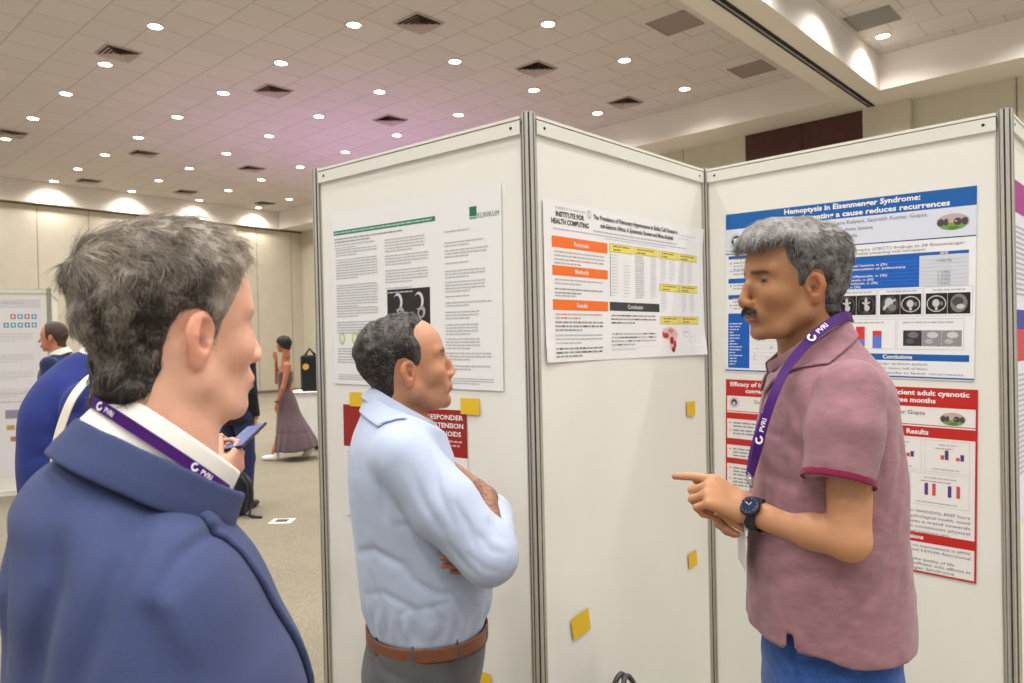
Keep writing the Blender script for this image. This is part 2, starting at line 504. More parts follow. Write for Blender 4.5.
# square air diffusers (sloping vanes over a plate painted dark as the shaded inside) and flat grey grilles
m_vent = mat('vent_frame', (196, 182, 172), 0.7); m_vane = mat('vent_vane', (196, 178, 172), 0.7); m_vin = mat('vent_inside_shade', (64, 50, 50), 0.8)
def vent(u, v, label):
    t = thing('ceiling_vent', label, 'air vent', UVX(u, v, HCEIL), YAW, 'square air diffusers of the main ceiling')
    a = 0.235; mb = MB()
    for x0, y0, x1, y1 in ((-a-.035, -a-.035, a+.035, -a), (-a-.035, a, a+.035, a+.035), (-a-.035, -a, -a, a), (a, -a, a+.035, a)):
        mb.box((x0, y0, -0.02), (x1, y1, 0.0))
    mb.v = [tuple(RU @ np.array(p) + UVX(u, v, HCEIL)) for p in mb.v]
    mb.build('frame', [m_vent], t)
    mb = MB()
    mb.box((-a, -a, -0.012), (a, a, -0.004), mi=1)
    for q, (r0, z0, r1, z1) in enumerate(((a, -0.05, a*.72, -0.014), (a*.74, -0.05, a*.46, -0.014), (a*.48, -0.05, a*.2, -0.014), (a*.22, -0.05, 0.01, -0.014))):
        V = [(-r0,-r0,z0),(r0,-r0,z0),(r0,r0,z0),(-r0,r0,z0),(-r1,-r1,z1),(r1,-r1,z1),(r1,r1,z1),(-r1,r1,z1)]
        mb.add(V, [(0,1,5,4),(1,2,6,5),(2,3,7,6),(3,0,4,7)], 0)
    mb.v = [tuple(RU @ np.array(p) + UVX(u, v, HCEIL)) for p in mb.v]
    mb.build('vane', [m_vane, m_vin], t)
vents = [(7.25, 8.4, 'square ceiling vent nearest the camera, glowing purple at its rim'), (4.54, 12.6, 'square ceiling vent nearest to the left end of the picture top, beside a downlight'),
 (7.2, 12.5, 'square ceiling vent mid-left, on the left edge of the purple glow'), (9.88, 8.37, 'square ceiling vent straight above the post between the two joined boards'),
 (9.87, 12.44, 'square ceiling vent in the brightest purple glow, left of the post tops'), (12.56, 8.32, 'square ceiling vent above the board with the orange headings, close to the plaster drop'),
 (4.54, 18.77, 'square ceiling vent at the left edge of the picture'), (7.22, 18.6, 'square ceiling vent above the far left wall, second in its row from the left'),
 (9.85, 18.3, 'square ceiling vent above the far left wall, third in its row from the left'), (7.27, 22.6, 'square ceiling vent close to the left wall, leftmost of the last row'),
 (9.84, 22.3, 'square ceiling vent close to the left wall, middle one of the last row'), (12.49, 22.4, 'square ceiling vent close to the far room corner')]
for a in vents: vent(*a)
def grille(u, v, label, rgb):
    t = thing('ceiling_grille', label, 'air grille', UVX(u, v, HCEIL), YAW, 'flat ceiling grilles')
    mb = MB(); a = TILE/2 - 0.02
    for x0, y0, x1, y1 in ((-a, -a, a, -a+.03), (-a, a-.03, a, a), (-a, -a, -a+.03, a), (a-.03, -a, a, a)): mb.box((x0, y0, -0.014), (x1, y1, 0))
    mb.v = [tuple(RU @ np.array(p) + UVX(u, v, HCEIL)) for p in mb.v]
    mb.build('frame', [mat('grille_metal_'+str(rgb[0]), rgb, 0.7)], t)
    mb = MB()
    for k in range(22):
        y = -a + .035 + k*(2*a-.07)/22
        mb.add([(-a+.03, y, -0.003), (a-.03, y, -0.003), (a-.03, y+.024, -0.011), (-a+.03, y+.024, -0.011)], [(0, 1, 2, 3)])
    mb.v = [tuple(RU @ np.array(p) + UVX(u, v, HCEIL)) for p in mb.v]
    mb.build('slats', [mat('grille_metal_'+str(rgb[0]), rgb, 0.7)], t)
grille(10.02, 5.71, 'flat grey ceiling grille nearest the top, left of the beam', (166, 150, 146))
grille(12.7, 5.72, 'flat grey ceiling grille left of the beam beside the plaster drop', (166, 150, 146))
grille(12.03, 3.50, 'flat grey ceiling grille in the raised side bay', (150, 148, 142))

# small white floor socket plate
p = at(282, 522, 6.6); p[2] = 0
t = thing('floor_socket', 'small white floor socket plate with dark lid in the carpet', 'floor socket', p, 0.2)
mb = MB(); mb.box((-0.10, -0.09, 0), (0.10, 0.09, 0.006), o=p, bev=0.003); mb.build('plate', [mat('socket_white', (225, 220, 210), 0.5)], t)
mb = MB(); mb.box((-0.055, -0.045, 0.006), (0.055, 0.045, 0.01), o=p); mb.build('lid', [mat('socket_dark', (60, 52, 46), 0.6)], t)

# purple stage wash thrown up at the ceiling from behind the boards
L = bpy.data.lights.new('stage_wash', 'SPOT'); L.energy = 430; L.color = (0.76, 0.34, 1.0); L.spot_size = math.radians(125); L.spot_blend = 1.0; L.shadow_soft_size = 0.3
o = bpy.data.objects.new('stage_wash', L); COL.objects.link(o); o.location = UVX(10.6, 14.2, 0.9)
o.rotation_euler = (math.pi, 0, 0)

# ambient light of the rest of the (open) hall
W = bpy.data.worlds.new('hall_ambient'); SC.world = W; W.use_nodes = True
W.node_tree.nodes['Background'].inputs[0].default_value = (1.0, 0.985, 0.968, 1)
W.node_tree.nodes['Background'].inputs[1].default_value = 0.55
# ------------------------------------------------------------------ display boards
POSTS = [A3(-.712, 2.760), A3(.062, 2.146), A3(.765, 2.902), A3(1.492, 2.215), A3(2.19, 2.945)]
ZT = HC + 0.66
m_alu = mat('anodised_aluminium', (196, 192, 180), 0.38, metal=0.55, noise=0.04, nscale=12)
m_groove = mat('profile_groove', (78, 74, 66), 0.6)
m_board = mat('white_board', (236, 234, 224), 0.55, noise=0.012, nscale=2.5, spec=0.3)
m_rail = mat('rail_ivory', (228, 226, 214), 0.45)
m_screw = mat('screw_black', (30, 28, 26), 0.4, metal=0.5)

def post(x, y, label, zt=ZT + 0.006, rot=0.0):
    t = thing('display_post', label, 'post', (x, y, 0), 0, 'aluminium posts of the display boards')
    r = 0.0195; poly = []
    mb = MB()
    # octagonal profile with eight channels
    for k in range(8):
        a0 = rot + math.pi/8 + k*math.pi/4; a1 = a0 + math.pi/4
        p0 = A3(math.cos(a0), math.sin(a0))*r*1.08; p1 = A3(math.cos(a1), math.sin(a1))*r*1.08
        e = (p1-p0)/np.linalg.norm(p1-p0); mid = (p0+p1)/2; nn = mid/np.linalg.norm(mid)
        w = 0.0026
        poly += [p0, mid-e*w, mid-e*w-nn*0.006, mid+e*w-nn*0.006, mid+e*w]
    mb.prism([tuple(p) for p in poly], 0.03, zt, 0, (x, y))
    # dark faces inside the channels
    for k in range(8): mb.m[-(8*5) + 5*k + 2] = 1
    mb.build('profile', [m_alu, m_groove], t)
    mb = MB(); mb.lathe([(0.0, 0.0), (0.03, 0.0), (0.03, 0.008), (0.012, 0.012), (0.012, 0.03)], (x, y, 0), 16); mb.build('foot', [m_groove], t, True)
    mb = MB(); mb.lathe([(0.017, zt), (0.017, zt+0.002), (0.004, zt+0.003)], (x, y, 0), 12); mb.build('cap', [m_alu], t)
    return t

BOARD = []
def board(i, a, b, label, ztop=ZT, zbot=0.12, posts_r=0.0225):
    a = A3(*a); b = A3(*b); L = np.linalg.norm(b-a); d = (b-a)/L
    n = A3(d[1], -d[0])
    if n @ (A3(0, 0) - a) < 0: n = -n
    R = np.array([[d[0], -n[0], 0], [d[1], -n[1], 0], [0, 0, 1.0]])      # local x along, y away from the viewer, z up
    O = A3(a[0], a[1], 0)
    t = thing('display_board', label, 'display board', (a[0], a[1], 0), 0, 'white display boards')
    g = posts_r
    mb = MB(); mb.box((g+.004, -0.004, zbot), (L-g-.004, 0.004, ztop-0.045), R, O); mb.build('infill_sheet', [m_board], t)
    for z0, z1, nm in ((ztop-0.052, ztop, 'top_rail'), (zbot-0.05, zbot, 'bottom_rail')):
        mb = MB()
        for y in (-1, 1):
            mb.box((g, min(y*0.014, y*0.009), z0), (L-g, max(y*0.014, y*0.009), z1-0.012), R, O, 0)
        mb.box((g, -0.009, z0), (L-g, 0.009, z0+0.004), R, O, 0)
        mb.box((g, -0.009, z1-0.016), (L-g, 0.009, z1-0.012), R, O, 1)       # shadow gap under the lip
        mb.box((g, -0.0155, z1-0.009), (L-g, 0.0155, z1), R, O, 0)
        rl = mb.build(nm, [m_rail, m_groove], t)
        if nm == 'top_rail':
            for s in (0.055, L-0.055):
                mb = MB(); mb.lathe([(0.0045, 0), (0.0045, 0.0012), (0.0015, 0.0016)], O + R @ A3(s, -0.014, z1-0.03), 10, axis=R @ np.array([[1, 0, 0], [0, 0, -1], [0, 1, 0]]))
                mb.build('screw', [m_screw], rl)
    for s in (g, L-g-0.004):
        mb = MB(); mb.box((s, -0.007, zbot), (s+0.004, 0.007, ztop-0.05), R, O); mb.build('edge_strip', [m_alu], t)
    BOARD.append((O, R, L))
    return t

board(0, POSTS[0], POSTS[1], 'white display board behind the man in the pale blue shirt')
board(1, POSTS[1], POSTS[2], 'white display board in the middle, with the orange and yellow headed sheet')
board(2, POSTS[2], POSTS[3], 'white display board at the right, behind the man in the pink polo shirt')
board(3, POSTS[3], POSTS[4], 'narrow slice of white display board at the right picture edge')
pr_ = [(-.712, 2.760, 'aluminium post at the left end of the near row of boards'), (.062, 2.146, 'aluminium corner post nearest the camera, between the left and the middle board'),
       (.765, 2.902, 'slim aluminium post in the inner corner behind the hands of the man in pink'), (1.492, 2.215, 'aluminium corner post at the right, nearest the picture edge')]
for x, y, lb in pr_: post(x, y, lb)
p4 = POSTS[4]; post(p4[0], p4[1], 'aluminium post of the board beyond the right picture edge')

# ------------------------------------------------------------------ printed sheets
_fontcache = {}
def text_geo(s, bold=0.0, res=2):
    key = (s, bold)
    if key in _fontcache: return _fontcache[key]
    c = bpy.data.curves.new('t', 'FONT'); c.body = s; c.size = 1.0; c.resolution_u = res; c.offset = bold
    o = bpy.data.objects.new('t', c); COL.objects.link(o)
    dg = bpy.context.evaluated_depsgraph_get(); dg.update()
    me = o.evaluated_get(dg).to_mesh()
    V = np.array([tuple(v.co) for v in me.vertices]) if len(me.vertices) else np.zeros((0, 3))
    F = [tuple(p.vertices) for p in me.polygons]
    o.evaluated_get(dg).to_mesh_clear()
    bpy.data.objects.remove(o); bpy.data.curves.remove(c)
    _fontcache[key] = (V, F)
    return V, F

class Sheet:
    """a printed sheet in its own frame: x right, y down from the top left corner, in metres"""
    def __init__(s, W, H, paper=(240, 238, 234), wave=0.0015, thick=0.0006):
        s.W, s.H, s.wave = W, H, wave
        s.V, s.F, s.M, s.cols, s.rng = [], [], [], [], random.Random(int(W*1e4))
        n = 14
        for (z, fl) in ((0.0, 1), (-thick, 0)):
            b = len(s.V)
            for j in range(n+1):
                for i in range(n+1): s.V.append((W*i/n, H*j/n, z))
            for j in range(n):
                for i in range(n):
                    q = (b+j*(n+1)+i, b+j*(n+1)+i+1, b+(j+1)*(n+1)+i+1, b+(j+1)*(n+1)+i)
                    s.F.append(q if fl == 0 else q[::-1]); s.M.append(s.ci(paper))
    def ci(s, c):
        if c not in s.cols: s.cols.append(c)
        return s.cols.index(c)
    def rect(s, x0, y0, x1, y1, c, l=1):
        n = max(1, int(abs(x1-x0)/0.06)); k = max(1, int(abs(y1-y0)/0.06)); ci = s.ci(c); z = l*0.00035
        for j in range(k):
            for i in range(n):
                a0, a1 = x0+(x1-x0)*i/n, x0+(x1-x0)*(i+1)/n; b0, b1 = y0+(y1-y0)*j/k, y0+(y1-y0)*(j+1)/k
                b = len(s.V); s.V += [(a0, b0, z), (a0, b1, z), (a1, b1, z), (a1, b0, z)]
                s.F.append((b, b+1, b+2, b+3)); s.M.append(ci)
    def poly(s, pts, c, l=1):
        b = len(s.V); s.V += [(x, y, l*0.00035) for x, y in pts]; s.F.append(tuple(range(b, b+len(pts)))); s.M.append(s.ci(c))
    def oval(s, x, y, rx, ry, c, l=2, n=18, rot=0):
        s.poly([(x+rx*math.cos(a)*math.cos(rot)-ry*math.sin(a)*math.sin(rot), y+rx*math.cos(a)*math.sin(rot)+ry*math.sin(a)*math.cos(rot)) for a in [-2*math.pi*i/n for i in range(n)]], c, l)
    def frame(s, x0, y0, x1, y1, c, w=0.0015, l=1):
        s.rect(x0, y0, x1, y0+w, c, l); s.rect(x0, y1-w, x1, y1, c, l); s.rect(x0, y0, x0+w, y1, c, l); s.rect(x1-w, y0, x1, y1, c, l)
    def text(s, t, x, y, h, c, w=None, align='l', bold=0.02, l=3):
        """cap height h, baseline at y"""
        V, F = text_geo(t, bold)
        if len(V) == 0: return
        V = V.copy(); sc = h/0.69; x0, x1 = V[:, 0].min(), V[:, 0].max()
        sx = sc if w is None else w/(x1-x0)
        ww = (x1-x0)*sx
        ox = x - (ww/2 if align == 'c' else (ww if align == 'r' else 0))
        b = len(s.V); ci = s.ci(c)
        s.V += [(ox+(p[0]-x0)*sx, y-p[1]*sc, l*0.00035) for p in V]
        s.F += [tuple(b+i for i in f) for f in F]; s.M += [ci]*len(F)
    def words(s, x0, y0, x1, n, pitch, h, c, fill=0.93, l=2, last=0.5, bold=None):
        """lines of print too small to read: a short bar for every word"""
        for k in range(n):
            y = y0 + k*pitch; x = x0; end = x0+(x1-x0)*(fill if k < n-1 else last)
            while x < end:
                w = h*s.rng.uniform(1.5, 6); w = min(w, end-x)
                if w > h*0.6: s.rect(x, y, x+w, y+h, bold if (bold and s.rng.random() < 0.3) else c, l)
                x += w + h*0.7
    def build(s, name, label, cat, bi, s0, z0, ang=0.0, gap=0.0055, curl=None, group=None, rough=0.5):
        O, R, L = BOARD[bi]
        V = np.array(s.V, float)
        x, y, z = V[:, 0].copy(), V[:, 1].copy(), V[:, 2].copy()
        z += s.wave*(np.sin(x*9+1)+np.sin(y*7+x*5))*0.5 + s.wave
        for cx, cy, amt in curl or ():
            r2 = ((x-cx)**2+(y-cy)**2)/0.06**2; z += amt*np.exp(-r2)
        ca, sa = math.cos(ang), math.sin(ang)
        X = s0 + x*ca + y*sa; Z = z0 + x*sa - y*ca
        P = np.stack([X, -(gap+z), Z], 1) @ R.T + O
        o = mk(name, P, s.F, [mat('print_%d_%d_%d' % c, c, rough, spec=0.3) for c in s.cols], None, False, s.M)
        props(o, label, cat, group)
        # put the origin at the sheet
        me = o.data; loc = P[0]; me.transform(Matrix.Translation(-Vector(loc))); o.location = loc
        return o

GR = (186, 186, 186); GR2 = (158, 158, 160); GR3 = (112, 112, 116); LG = (206, 206, 208); BK = (40, 40, 42); WH = (244, 243, 240)
# --- sheet with the green bar (left board)
W, H = 0.80, 0.62
s = Sheet(W, H, (236, 235, 232))
s.rect(0.012, 0.066, 0.525, 0.082, (52, 128, 100)); s.words(0.017, 0.0715, 0.52, 1, 0.01, 0.005, (180, 210, 196), 0.99, last=0.98)
s.words(0.018, 0.094, 0.40, 2, 0.011, 0.005, GR2); s.words(0.018, 0.117, 0.25, 2, 0.010, 0.004, GR)
s.rect(0.672, 0.055, 0.702, 0.085, (40, 120, 88)); s.rect(0.672, 0.087, 0.702, 0.094, (120, 170, 150)); s.text('KLINIKUM', 0.706, 0.093, 0.016, (110, 125, 120), 0.085, bold=0.0)
for y0, n in ((0.135, 3), (0.170, 8), (0.262, 9), (0.345, 4), (0.395, 5), (0.49, 3), (0.52, 3)):
    s.words(0.024, y0, 0.262, n, 0.0095, 0.0042, GR)
for y0, n in ((0.12, 5), (0.175, 4), (0.225, 5), (0.285, 1), (0.300, 1)):
    s.words(0.285, y0, 0.545, n, 0.0098, 0.0042, GR, s.rng.uniform(.6, .95))
for y0, n in ((0.075, 1), (0.11, 2), (0.135, 3), (0.175, 1), (0.20, 3), (0.235, 4), (0.28, 1), (0.30, 2), (0.33, 3), (0.37, 4), (0.415, 4), (0.46, 3), (0.50, 2)):
    s.words(0.565, y0+0.045, 0.775, n, 0.0098, 0.0042, GR, s.rng.uniform(.55, .97))
s.words(0.025, 0.585, 0.78, 3, 0.0075, 0.003, GR, 0.98, last=.9)
for x, y in ((0.05, 0.455), (0.12, 0.455), (0.15, 0.445)):
    s.oval(x, y, 0.017, 0.024, (190, 205, 130), 1); s.oval(x, y, 0.009, 0.014, (225, 232, 200), 2)
def ct(s, x0, y0, x1, y1, kind=0):
    s.rect(x0, y0, x1, y1, (38, 34, 34), 1); w, h = x1-x0, y1-y0; cx, cy = (x0+x1)/2, (y0+y1)/2
    g1, g2, g3 = (205, 203, 200), (130, 126, 124), (80, 76, 75)
    if kind == 0:      # lungs from the front
        s.oval(cx, cy, w*.44, h*.46, g3, 2); s.oval(cx-w*.2, cy+h*.02, w*.15, h*.34, (28, 26, 26), 3); s.oval(cx+w*.2, cy+h*.02, w*.15, h*.34, (28, 26, 26), 3)
        s.oval(cx, cy-h*.05, w*.08, h*.34, g1, 4); s.oval(cx+w*.05, cy+h*.15, w*.14, h*.16, g1, 4); s.oval(cx-w*.14, cy-h*.1, w*.09, h*.04, g1, 4, rot=.7); s.oval(cx+w*.15, cy-h*.12, w*.09, h*.04, g1, 4, rot=-.7)
    elif kind == 1:    # heart and vessels
        s.oval(cx, cy, w*.42, h*.44, g3, 2); s.oval(cx-w*.05, cy-h*.1, w*.2, h*.24, g1, 3); s.oval(cx+w*.12, cy+h*.15, w*.2, h*.18, g2, 4); s.oval(cx-w*.22, cy+h*.1, w*.08, h*.2, g1, 4, rot=.5); s.oval(cx+w*.2, cy-h*.2, w*.12, h*.05, g1, 4, rot=-.5)
    elif kind == 2:    # cross section
        s.oval(cx, cy, w*.46, h*.40, g1, 2); s.oval(cx, cy, w*.41, h*.35, (45, 42, 42), 3); s.oval(cx-w*.02, cy-h*.02, w*.17, h*.19, g1, 4); s.oval(cx, cy+h*.24, w*.07, h*.08, g1, 4); s.oval(cx+w*.24, cy, w*.07, h*.1, g2, 4)
    else:
        s.oval(cx, cy, w*.38, h*.44, g2, 2); s.oval(cx-w*.05, cy-h*.08, w*.25, h*.22, g3, 3); s.oval(cx+w*.08, cy+h*.16, w*.18, h*.12, g1, 4)
s.rect(0.292, 0.292, 0.496, 0.43, (48, 42, 42), 1)
for cx in (0.345, 0.445):
    s.oval(cx, 0.335, 0.022, 0.030, (214, 210, 206), 2); s.oval(cx-0.006, 0.337, 0.017, 0.024, (48, 42, 42), 3); s.oval(cx+0.012, 0.372, 0.018, 0.02, (170, 166, 162), 4, rot=.4); s.oval(cx+0.010, 0.375, 0.009, 0.011, (48, 42, 42), 5); s.oval(cx, 0.41, 0.018, 0.02, (180, 176, 172), 4)
s.build('research_poster', 'white printed poster with green title bar on the left board', 'poster', 0, 0.087, 2.045-0.008, -0.012)

# --- dark red headed poster below it
s = Sheet(0.60, 0.40, (238, 236, 232))
RD = (158, 42, 36)
s.rect(0, 0, 0.60, 0.150, RD)
s.text('OR RESPONDER', 0.585, 0.032, 0.015, WH, 0.21, 'r'); s.text('AL HYPERTENSION', 0.585, 0.058, 0.015, WH, 0.23, 'r'); s.text('AL PROSTANOIDS', 0.575, 0.084, 0.015, WH, 0.21, 'r')
s.words(0.33, 0.098, 0.58, 2, 0.013, 0.006, (222, 170, 165), .99, last=.95); s.words(0.37, 0.132, 0.56, 1, 0.01, 0.006, (222, 170, 165), .99, last=.9)
s.text('ONIC TOOL FOR', 0.02, 0.032, 0.015, RD, 0.01)
for x in (0.02, 0.31): s.words(x, 0.17, x+0.27, 16, 0.0125, 0.005, GR)
s.build('research_poster', 'poster with dark red heading, mostly hidden behind the man in the pale blue shirt', 'poster', 0, 0.128, 1.343, 0.0)

def tape(bi, s0, z0, w, h, ang, label, under=0.0):
    s = Sheet(w, h, (232, 190, 44), wave=0.0006); s.build('tape_piece', label, 'tape piece', bi, s0, z0, ang, gap=0.0095, group='yellow tape pieces on the boards', rough=.6)  # a piece of yellow tape stuck to a board
tape(0, 0.168, 1.388, 0.07, 0.05, 0.0, 'yellow tape piece on the left board, behind the collar of the man in pale blue')
tape(0, 0.706, 1.382, 0.078, 0.05, 0.0, 'yellow tape piece at the right top corner of the dark red headed poster')
tape(0, 0.745, 0.535, 0.06, 0.06, 0.03, 'yellow tape piece at the bottom picture edge, right of the belted trousers')
tape(1, 0.855, 1.317, 0.062, 0.054, -0.04, 'yellow tape piece high on the middle board, left of the purple lanyard')
tape(1, 0.842, 0.745, 0.062, 0.058, 0.10, 'yellow tape piece on the middle board, below the clasped hands')
tape(1, 0.135, 0.705, 0.088, 0.07, 0.16, 'yellow tape piece lowest on the middle board, larger and slanted')

# --- orange and yellow headed sheet (middle board)
W, H = 0.955, 0.485
s = Sheet(W, H, (240, 238, 236), wave=0.003)
OR, YE = (246, 118, 40), (238, 222, 96)
def X(a): return a - 0.045
def Y(z): return 1.973 - z
s.text('UNIVERSITY OF MARYLAND', X(.10), Y(1.948), 0.008, GR, 0.15, bold=0.0)
s.text('INSTITUTE FOR', X(.102), Y(1.926), 0.015, (70, 68, 66), 0.14, bold=0.03); s.text('HEALTH COMPUTING', X(.08), Y(1.904), 0.015, (70, 68, 66), 0.185, bold=0.03)
s.oval(X(.270), Y(1.948), .010, .014, (170, 170, 160), 1); s.oval(X(.270), Y(1.948), .007, .010, (225, 225, 215), 2)
s.text('The Prevalence of Pulmonary Hypertension in Sickle Cell Disease in', X(.291), Y(1.937), 0.015, (66, 64, 66), 0.52)
s.text('sub-Saharan Africa: A Systematic Review and Meta-Analysis', X(.33), Y(1.913), 0.015, (66, 64, 66), 0.45)
s.words(X(.29), Y(1.902), X(.82), 1, .01, .005, GR, .99, last=.97); s.words(X(.09), Y(1.890), X(.9), 1, .01, .0035, (185, 180, 210), .99, last=.97); s.words(X(.35), Y(1.882), X(.74), 1, .01, .0035, LG, .99, last=.97)
s.rect(X(.823), Y(1.945), X(.825), Y(1.915), GR); s.words(X(.835), Y(1.937), X(.95), 2, .012, .004, LG)
for z1, z0, t in ((1.866, 1.832, 'Rationale'), (1.778, 1.748, 'Methods'), (1.676, 1.644, 'Results')):
    s.rect(X(.08), Y(z1), X(.367), Y(z0), OR); s.text(t, X(.225), Y(z0)-.009, .014, WH, align='c', bold=0.01)
s.words(X(.09), Y(1.822), X(.355), 4, .0115, .0045, GR, .97, bold=(215, 150, 110)); s.words(X(.09), Y(1.738), X(.355), 2, .0115, .0045, GR); s.words(X(.09), Y(1.710), X(.355), 2, .0115, .0045, GR2); s.words(X(.09), Y(1.682)-.008, X(.3), 1, .0115, .0045, GR)
s.words(X(.09), Y(1.634), X(.35), 2, .0115, .0045, GR, bold=(220, 120, 90)); s.words(X(.09), Y(1.610), X(.355), 3, .0118, .0055, GR2, bold=GR3); s.words(X(.09), Y(1.570), X(.35), 3, .0118, .0045, GR); s.words(X(.09), Y(1.530), X(.355), 3, .0118, .0055, GR2, bold=GR3)
for x0, x1, z1, z0 in ((.378, .515, 1.868, 1.840), (.522, .672, 1.868, 1.842), (.680, .805, 1.867, 1.840), (.81, .952, 1.866, 1.840), (.682, .812, 1.749, 1.722), (.814, .952, 1.749, 1.722), (.682, .812, 1.632, 1.604), (.814, .952, 1.632, 1.604)):
    s.rect(X(x0), Y(z1), X(x1), Y(z0), (150, 132, 40)); s.rect(X(x0)+.0015, Y(z1)+.0015, X(x1)-.0015, Y(z0)-.0015, YE, 2)
    s.words(X(x0)+.02, Y(z1)+.006, X(x1)-.02, 2, .011, .0045, (140, 125, 60), .99, l=3, last=.5)
s.rect(X(.381), Y(1.838), X(.384), Y(1.695), (60, 60, 64)); s.words(X(.39), Y(1.832), X(.43), 14, .0102, .003, LG, .9); s.words(X(.46), Y(1.80), X(.50), 11, .0102, .003, LG, .9)
s.words(X(.530), Y(1.838), X(.62), 20, .0074, .0035, GR, .6); s.words(X(.625), Y(1.838), X(.665), 20, .0074, .0025, LG, .9)
for x in (.69, .75, .82, .88): s.words(X(x), Y(1.835), X(x)+.045, 9, .009, .003, LG, .8)
for x in (.69, .83, .89): s.words(X(x), Y(1.716), X(x)+.045, 8, .009, .003, LG, .8)
s.rect(X(.376), Y(1.676), X(.678), Y(1.647), (62, 62, 64)); s.text('Conclusion', X(.527), Y(1.655), .014, WH, align='c', bold=.01)
s.words(X(.385), Y(1.634), X(.66), 3, .012, .005, GR2, .97, bold=GR3); s.words(X(.385), Y(1.573), X(.66), 4, .012, .005, GR, .97, bold=GR3); s.words(X(.385), Y(1.520), X(.66), 1, .012, .003, LG, .97); s.rect(X(.385), Y(1.524), X(.66), Y(1.523), LG)
# the map with red shaded regions, and an outlined one
s.poly([(X(.70), Y(1.588)), (X(.69), Y(1.57)), (X(.695), Y(1.556)), (X(.72), Y(1.552)), (X(.738), Y(1.545)), (X(.742), Y(1.52)), (X(.758), Y(1.50)), (X(.775), Y(1.512)), (X(.785), Y(1.535)), (X(.79), Y(1.552)), (X(.80), Y(1.566)), (X(.782), Y(1.585)), (X(.75), Y(1.594))], (226, 190, 184), 1)
for x, z, a, b, c in ((.715, 1.563, .020, .010, (190, 60, 44)), (.75, 1.58, .018, .008, (226, 120, 100)), (.755, 1.545, .013, .014, (176, 36, 30)), (.775, 1.53, .010, .014, (196, 50, 40)), (.765, 1.512, .012, .010, (150, 30, 34)), (.70, 1.57, .008, .007, (214, 90, 70))): s.oval(X(x), Y(z), a, b, c, 2)
for x, z, a in ((.86, 1.575, .028), (.90, 1.545, .022), (.90, 1.515, .020)): s.oval(X(x), Y(z), a, a*.7, LG, 1); s.oval(X(x), Y(z), a*.93, a*.63, (236, 235, 233), 2)
s.words(X(.84), Y(1.578), X(.88), 1, .01, .004, GR, .9, l=3, last=.9)
s.build('research_poster', 'white poster with orange and yellow headings on the middle board', 'poster', 1, 0.045, 1.976, 0.0, curl=[(W, H, .012), (0, H, .006), (W, 0, .008)])

# --- blue poster (right board)
W, H = 0.829, 0.60
BL = (28, 98, 172); NV = (38, 60, 120)
s = Sheet(W, H, (240, 240, 242), wave=0.001)
s.rect(0, 0, W, .0585, BL)
s.text('Hemoptysis in Eisenmenger Syndrome:', .228, .0235, .0175, WH, .445, bold=.03)
s.text('Identifying and treating a cause reduces recurrences', .125, .0515, .0175, WH, .632, bold=.03)
s.rect(0, .0585, W, .150, (222, 226, 238))
s.text('Gowri Namratha, Raj Menon, Lara Kalyani, Saurabh Kumar Gupta,', .16, .079, .012, (104, 104, 116), .535, bold=.0)
s.text('Sivasubramanian, Shyam S Kothari, Anita Saxena', .19, .103, .012, (104, 104, 116), .34, bold=.0)
s.text('All India Institute (AIIMS) - New Delhi, India', .22, .126, .012, (104, 104, 116), .26, bold=.0)
s.rect(0, .150, W, .1535, NV)
s.oval(.045, .105, .030, .030, (206, 210, 218), 2); s.oval(.045, .105, .021, .021, (60, 66, 84), 3); s.oval(.045, .11, .012, .013, (214, 220, 226), 4); s.oval(.045, .098, .016, .005, (214, 220, 226), 4)
def garden(s, x, y, a, b):
    s.oval(x, y, a, b, (190, 176, 172), 2)
    s.poly([(x-a*.95, y+b*.25), (x-a*.6, y+b*.8), (x, y+b*.99), (x+a*.6, y+b*.8), (x+a*.95, y+b*.25), (x, y+b*.1)], (120, 166, 84), 3)
    for q, w in ((-.72, .22), (.3, .25), (.72, .2), (-.4, .14)): s.oval(x+a*q, y+b*.0, a*w, b*.45, (86, 74, 80), 4)
    s.oval(x-a*.02, y-b*.05, a*.3, b*.16, (216, 170, 160), 4); s.oval(x+a*.05, y+b*.7, a*.35, b*.2, (80, 140, 60), 5)
garden(s, .765, .104, .046, .026)
s.text('contributory abnormality presenting with hemoptysis', .36, .1875, .0085, (130, 120, 104), .33, bold=0)
s.text('chest computed tomography (CECT) findings in 28 Eisenmenger', .30, .1745, .0085, (130, 120, 104), .50, bold=0); 
s.rect(.335, .194, .81, .204, BL); s.text('28/28', .742, .2022, .007, WH, align='c')
s.rect(.335, .204, .672, .303, (24, 98, 190)); s.rect(.672, .204, .81, .303, (214, 216, 222)); 
rows = [('CT data', ''), ('Normal parenchymal lesions, n (%)', '17 (44.7%)'), ('Acutely cavitate attenuation or pulmonary', ''), ('hemorrhages', ''), ('Intrapulmonary collaterals, n (%)', '11 (28%)'), ('Pulmonary thrombosis, n (%)', '2 (5.2%)'), ('Pulmonary tuberculosis, n (%)', '3 (7.8%)'), ('Pseudoaneurysm, n (%)', '1 (2.6%)')]
for k, (a, b) in enumerate(rows):
    y = .2155+k*.0120; s.text(a, .345, y, .0066, WH, min(.29, .0070*len(a)), bold=.02)
    if b: s.text(b, .742, y-.001, .0075, GR3, align='c', bold=0)
    s.rect(.335, y+.003, .81, y+.0035, (120, 160, 214), 2)
